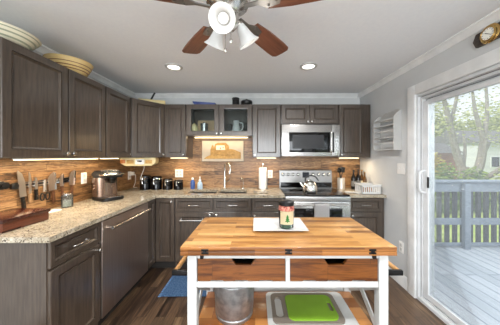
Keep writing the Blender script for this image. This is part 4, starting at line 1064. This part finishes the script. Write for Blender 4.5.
for i, (x, lab) in enumerate(((-.36, 'wine glass left of the white pitcher'), (-.14, 'wine glass right of the white pitcher'))):
    t = thing('wine_glass', lab, 'glass', (x, 2.98, ZI), 0, 'glasses in the glass cabinet')
    obj('foot', lz([(0, 0), (.034, 0), (.034, .003), (.005, .008), (.004, .07)], 20), 'jarglass', t)
    obj('cup', lz([(.004, .0705), (.02, .075), (.036, .10), (.038, .13), (.032, .17), (.031, .17), (.035, .13), (.02, .08), (0, .075)], 24), 'jarglass', t)

# ------------------------------------------------------------------ right wall
t = thing('plate_rack', 'white wooden wall rack with three shelves and scalloped top', 'wall shelf', (XR-.0005, 2.62, 1.44), -PI/2)
# local x runs towards the camera, -y out from the wall
RW_, RD_ = .39, .085
for x, lo in ((0, True), (RW_-.016, False)):
    obj('side_panel', pr([(0, 0), (-RD_, .0), (-RD_, .36), (-RD_*.6, .40), (-.015, .425), (0, .425)], x, x+.016, 'x', .0015), 'white', t)
poly = [(.0165, .33)]
poly += [(.0165, .37), (.04, .405), (.09, .425)]
for k in range(9): poly.append((.12+.018*k+0, .44+.006*math.sin(k*PI/1.5)))
poly += [(.30, .452), (.34, .447), (RW_-.0165, .43), (RW_-.0165, .33)]
obj('back_panel', pr(poly[::1], -.012, -.0005, 'y'), 'white', t)
for z in (.003, .137, .272): obj('shelf', bx(.0165, RW_-.0165, -RD_+.002, -.0005, z, z+.014, .001), 'white', t)
for z in (.07, .205, .335): obj('plate_rail', bx(.0165, RW_-.0165, -RD_+.004, -RD_+.014, z, z+.022, .001), 'white', t)
t = thing('wall_clock', 'round brass clock mounted on a dark wooden plank above the door', 'clock', (XR-.0005, 1.372, 2.172), -PI/2)
obj('plank', pr([(-.115, 0), (-.095, .047), (.20, .047), (.22, 0), (.20, -.047), (-.095, -.047)], -.020, -.0005, 'y', .002), 'plankdark', t)
Rx = Matrix.Rotation(PI/2, 4, 'X')
cs = obj('brass_case', lz([(.058, .0), (.060, .006), (.055, .010), (.050, .012), (.048, .020), (.0405, .024), (.038, .018), (.0, .016)], 40, mx=Matrix.Translation((0, -.0205, 0)) @ Rx), 'brass', t)
f = obj('clock_face', lz([(0, .0175), (.037, .0185), (.037, .020), (0, .020)], 36, mx=Matrix.Translation((0, -.0205, 0)) @ Rx), 'clockface', t)
bm = bmesh.new()
for k in range(12):
    a = k*PI/6; box(bm, -.0012, .0012, -.0418, -.0408, .028, .034, mx=Matrix.Rotation(a, 4, 'Y'))
obj('hour_marks', bm, 'black', f)
bm = bmesh.new()
for a, l, w_ in ((-1.0, .018, .002), (2.2, .027, .0014)): box(bm, -w_, w_, -.0428, -.042, -.004, l, mx=Matrix.Rotation(a, 4, 'Y'))
obj('clock_hand', bm, 'black', f)

# ------------------------------------------------------------------ rug
t = thing('rug', 'blue woven rug with fringe on the floor before the sink', 'rug', (-.46, 2.24, .0008))
bm = bmesh.new(); n, mmm = 40, 20
g = [[bm.verts.new((-.46+.92*i/n, -.2+.4*j/mmm, .009+.0015*math.sin(i*1.9)*math.sin(j*2.3))) for j in range(mmm+1)] for i in range(n+1)]
for i in range(n):
    for j in range(mmm): bm.faces.new((g[i][j], g[i+1][j], g[i+1][j+1], g[i][j+1]))
bmesh.ops.solidify(bm, geom=bm.faces[:], thickness=.008)
obj('mat', bm, 'rug', t)
for s in (-1, 1):
    bm = bmesh.new()
    for k in range(34):
        y = -.195+.39*k/33; tube(bm, [(s*.455, y, .005), (s*.487, y+random.uniform(-.006, .006), .003)], .0026, 5)
    obj('fringe', bm, 'rug', t)
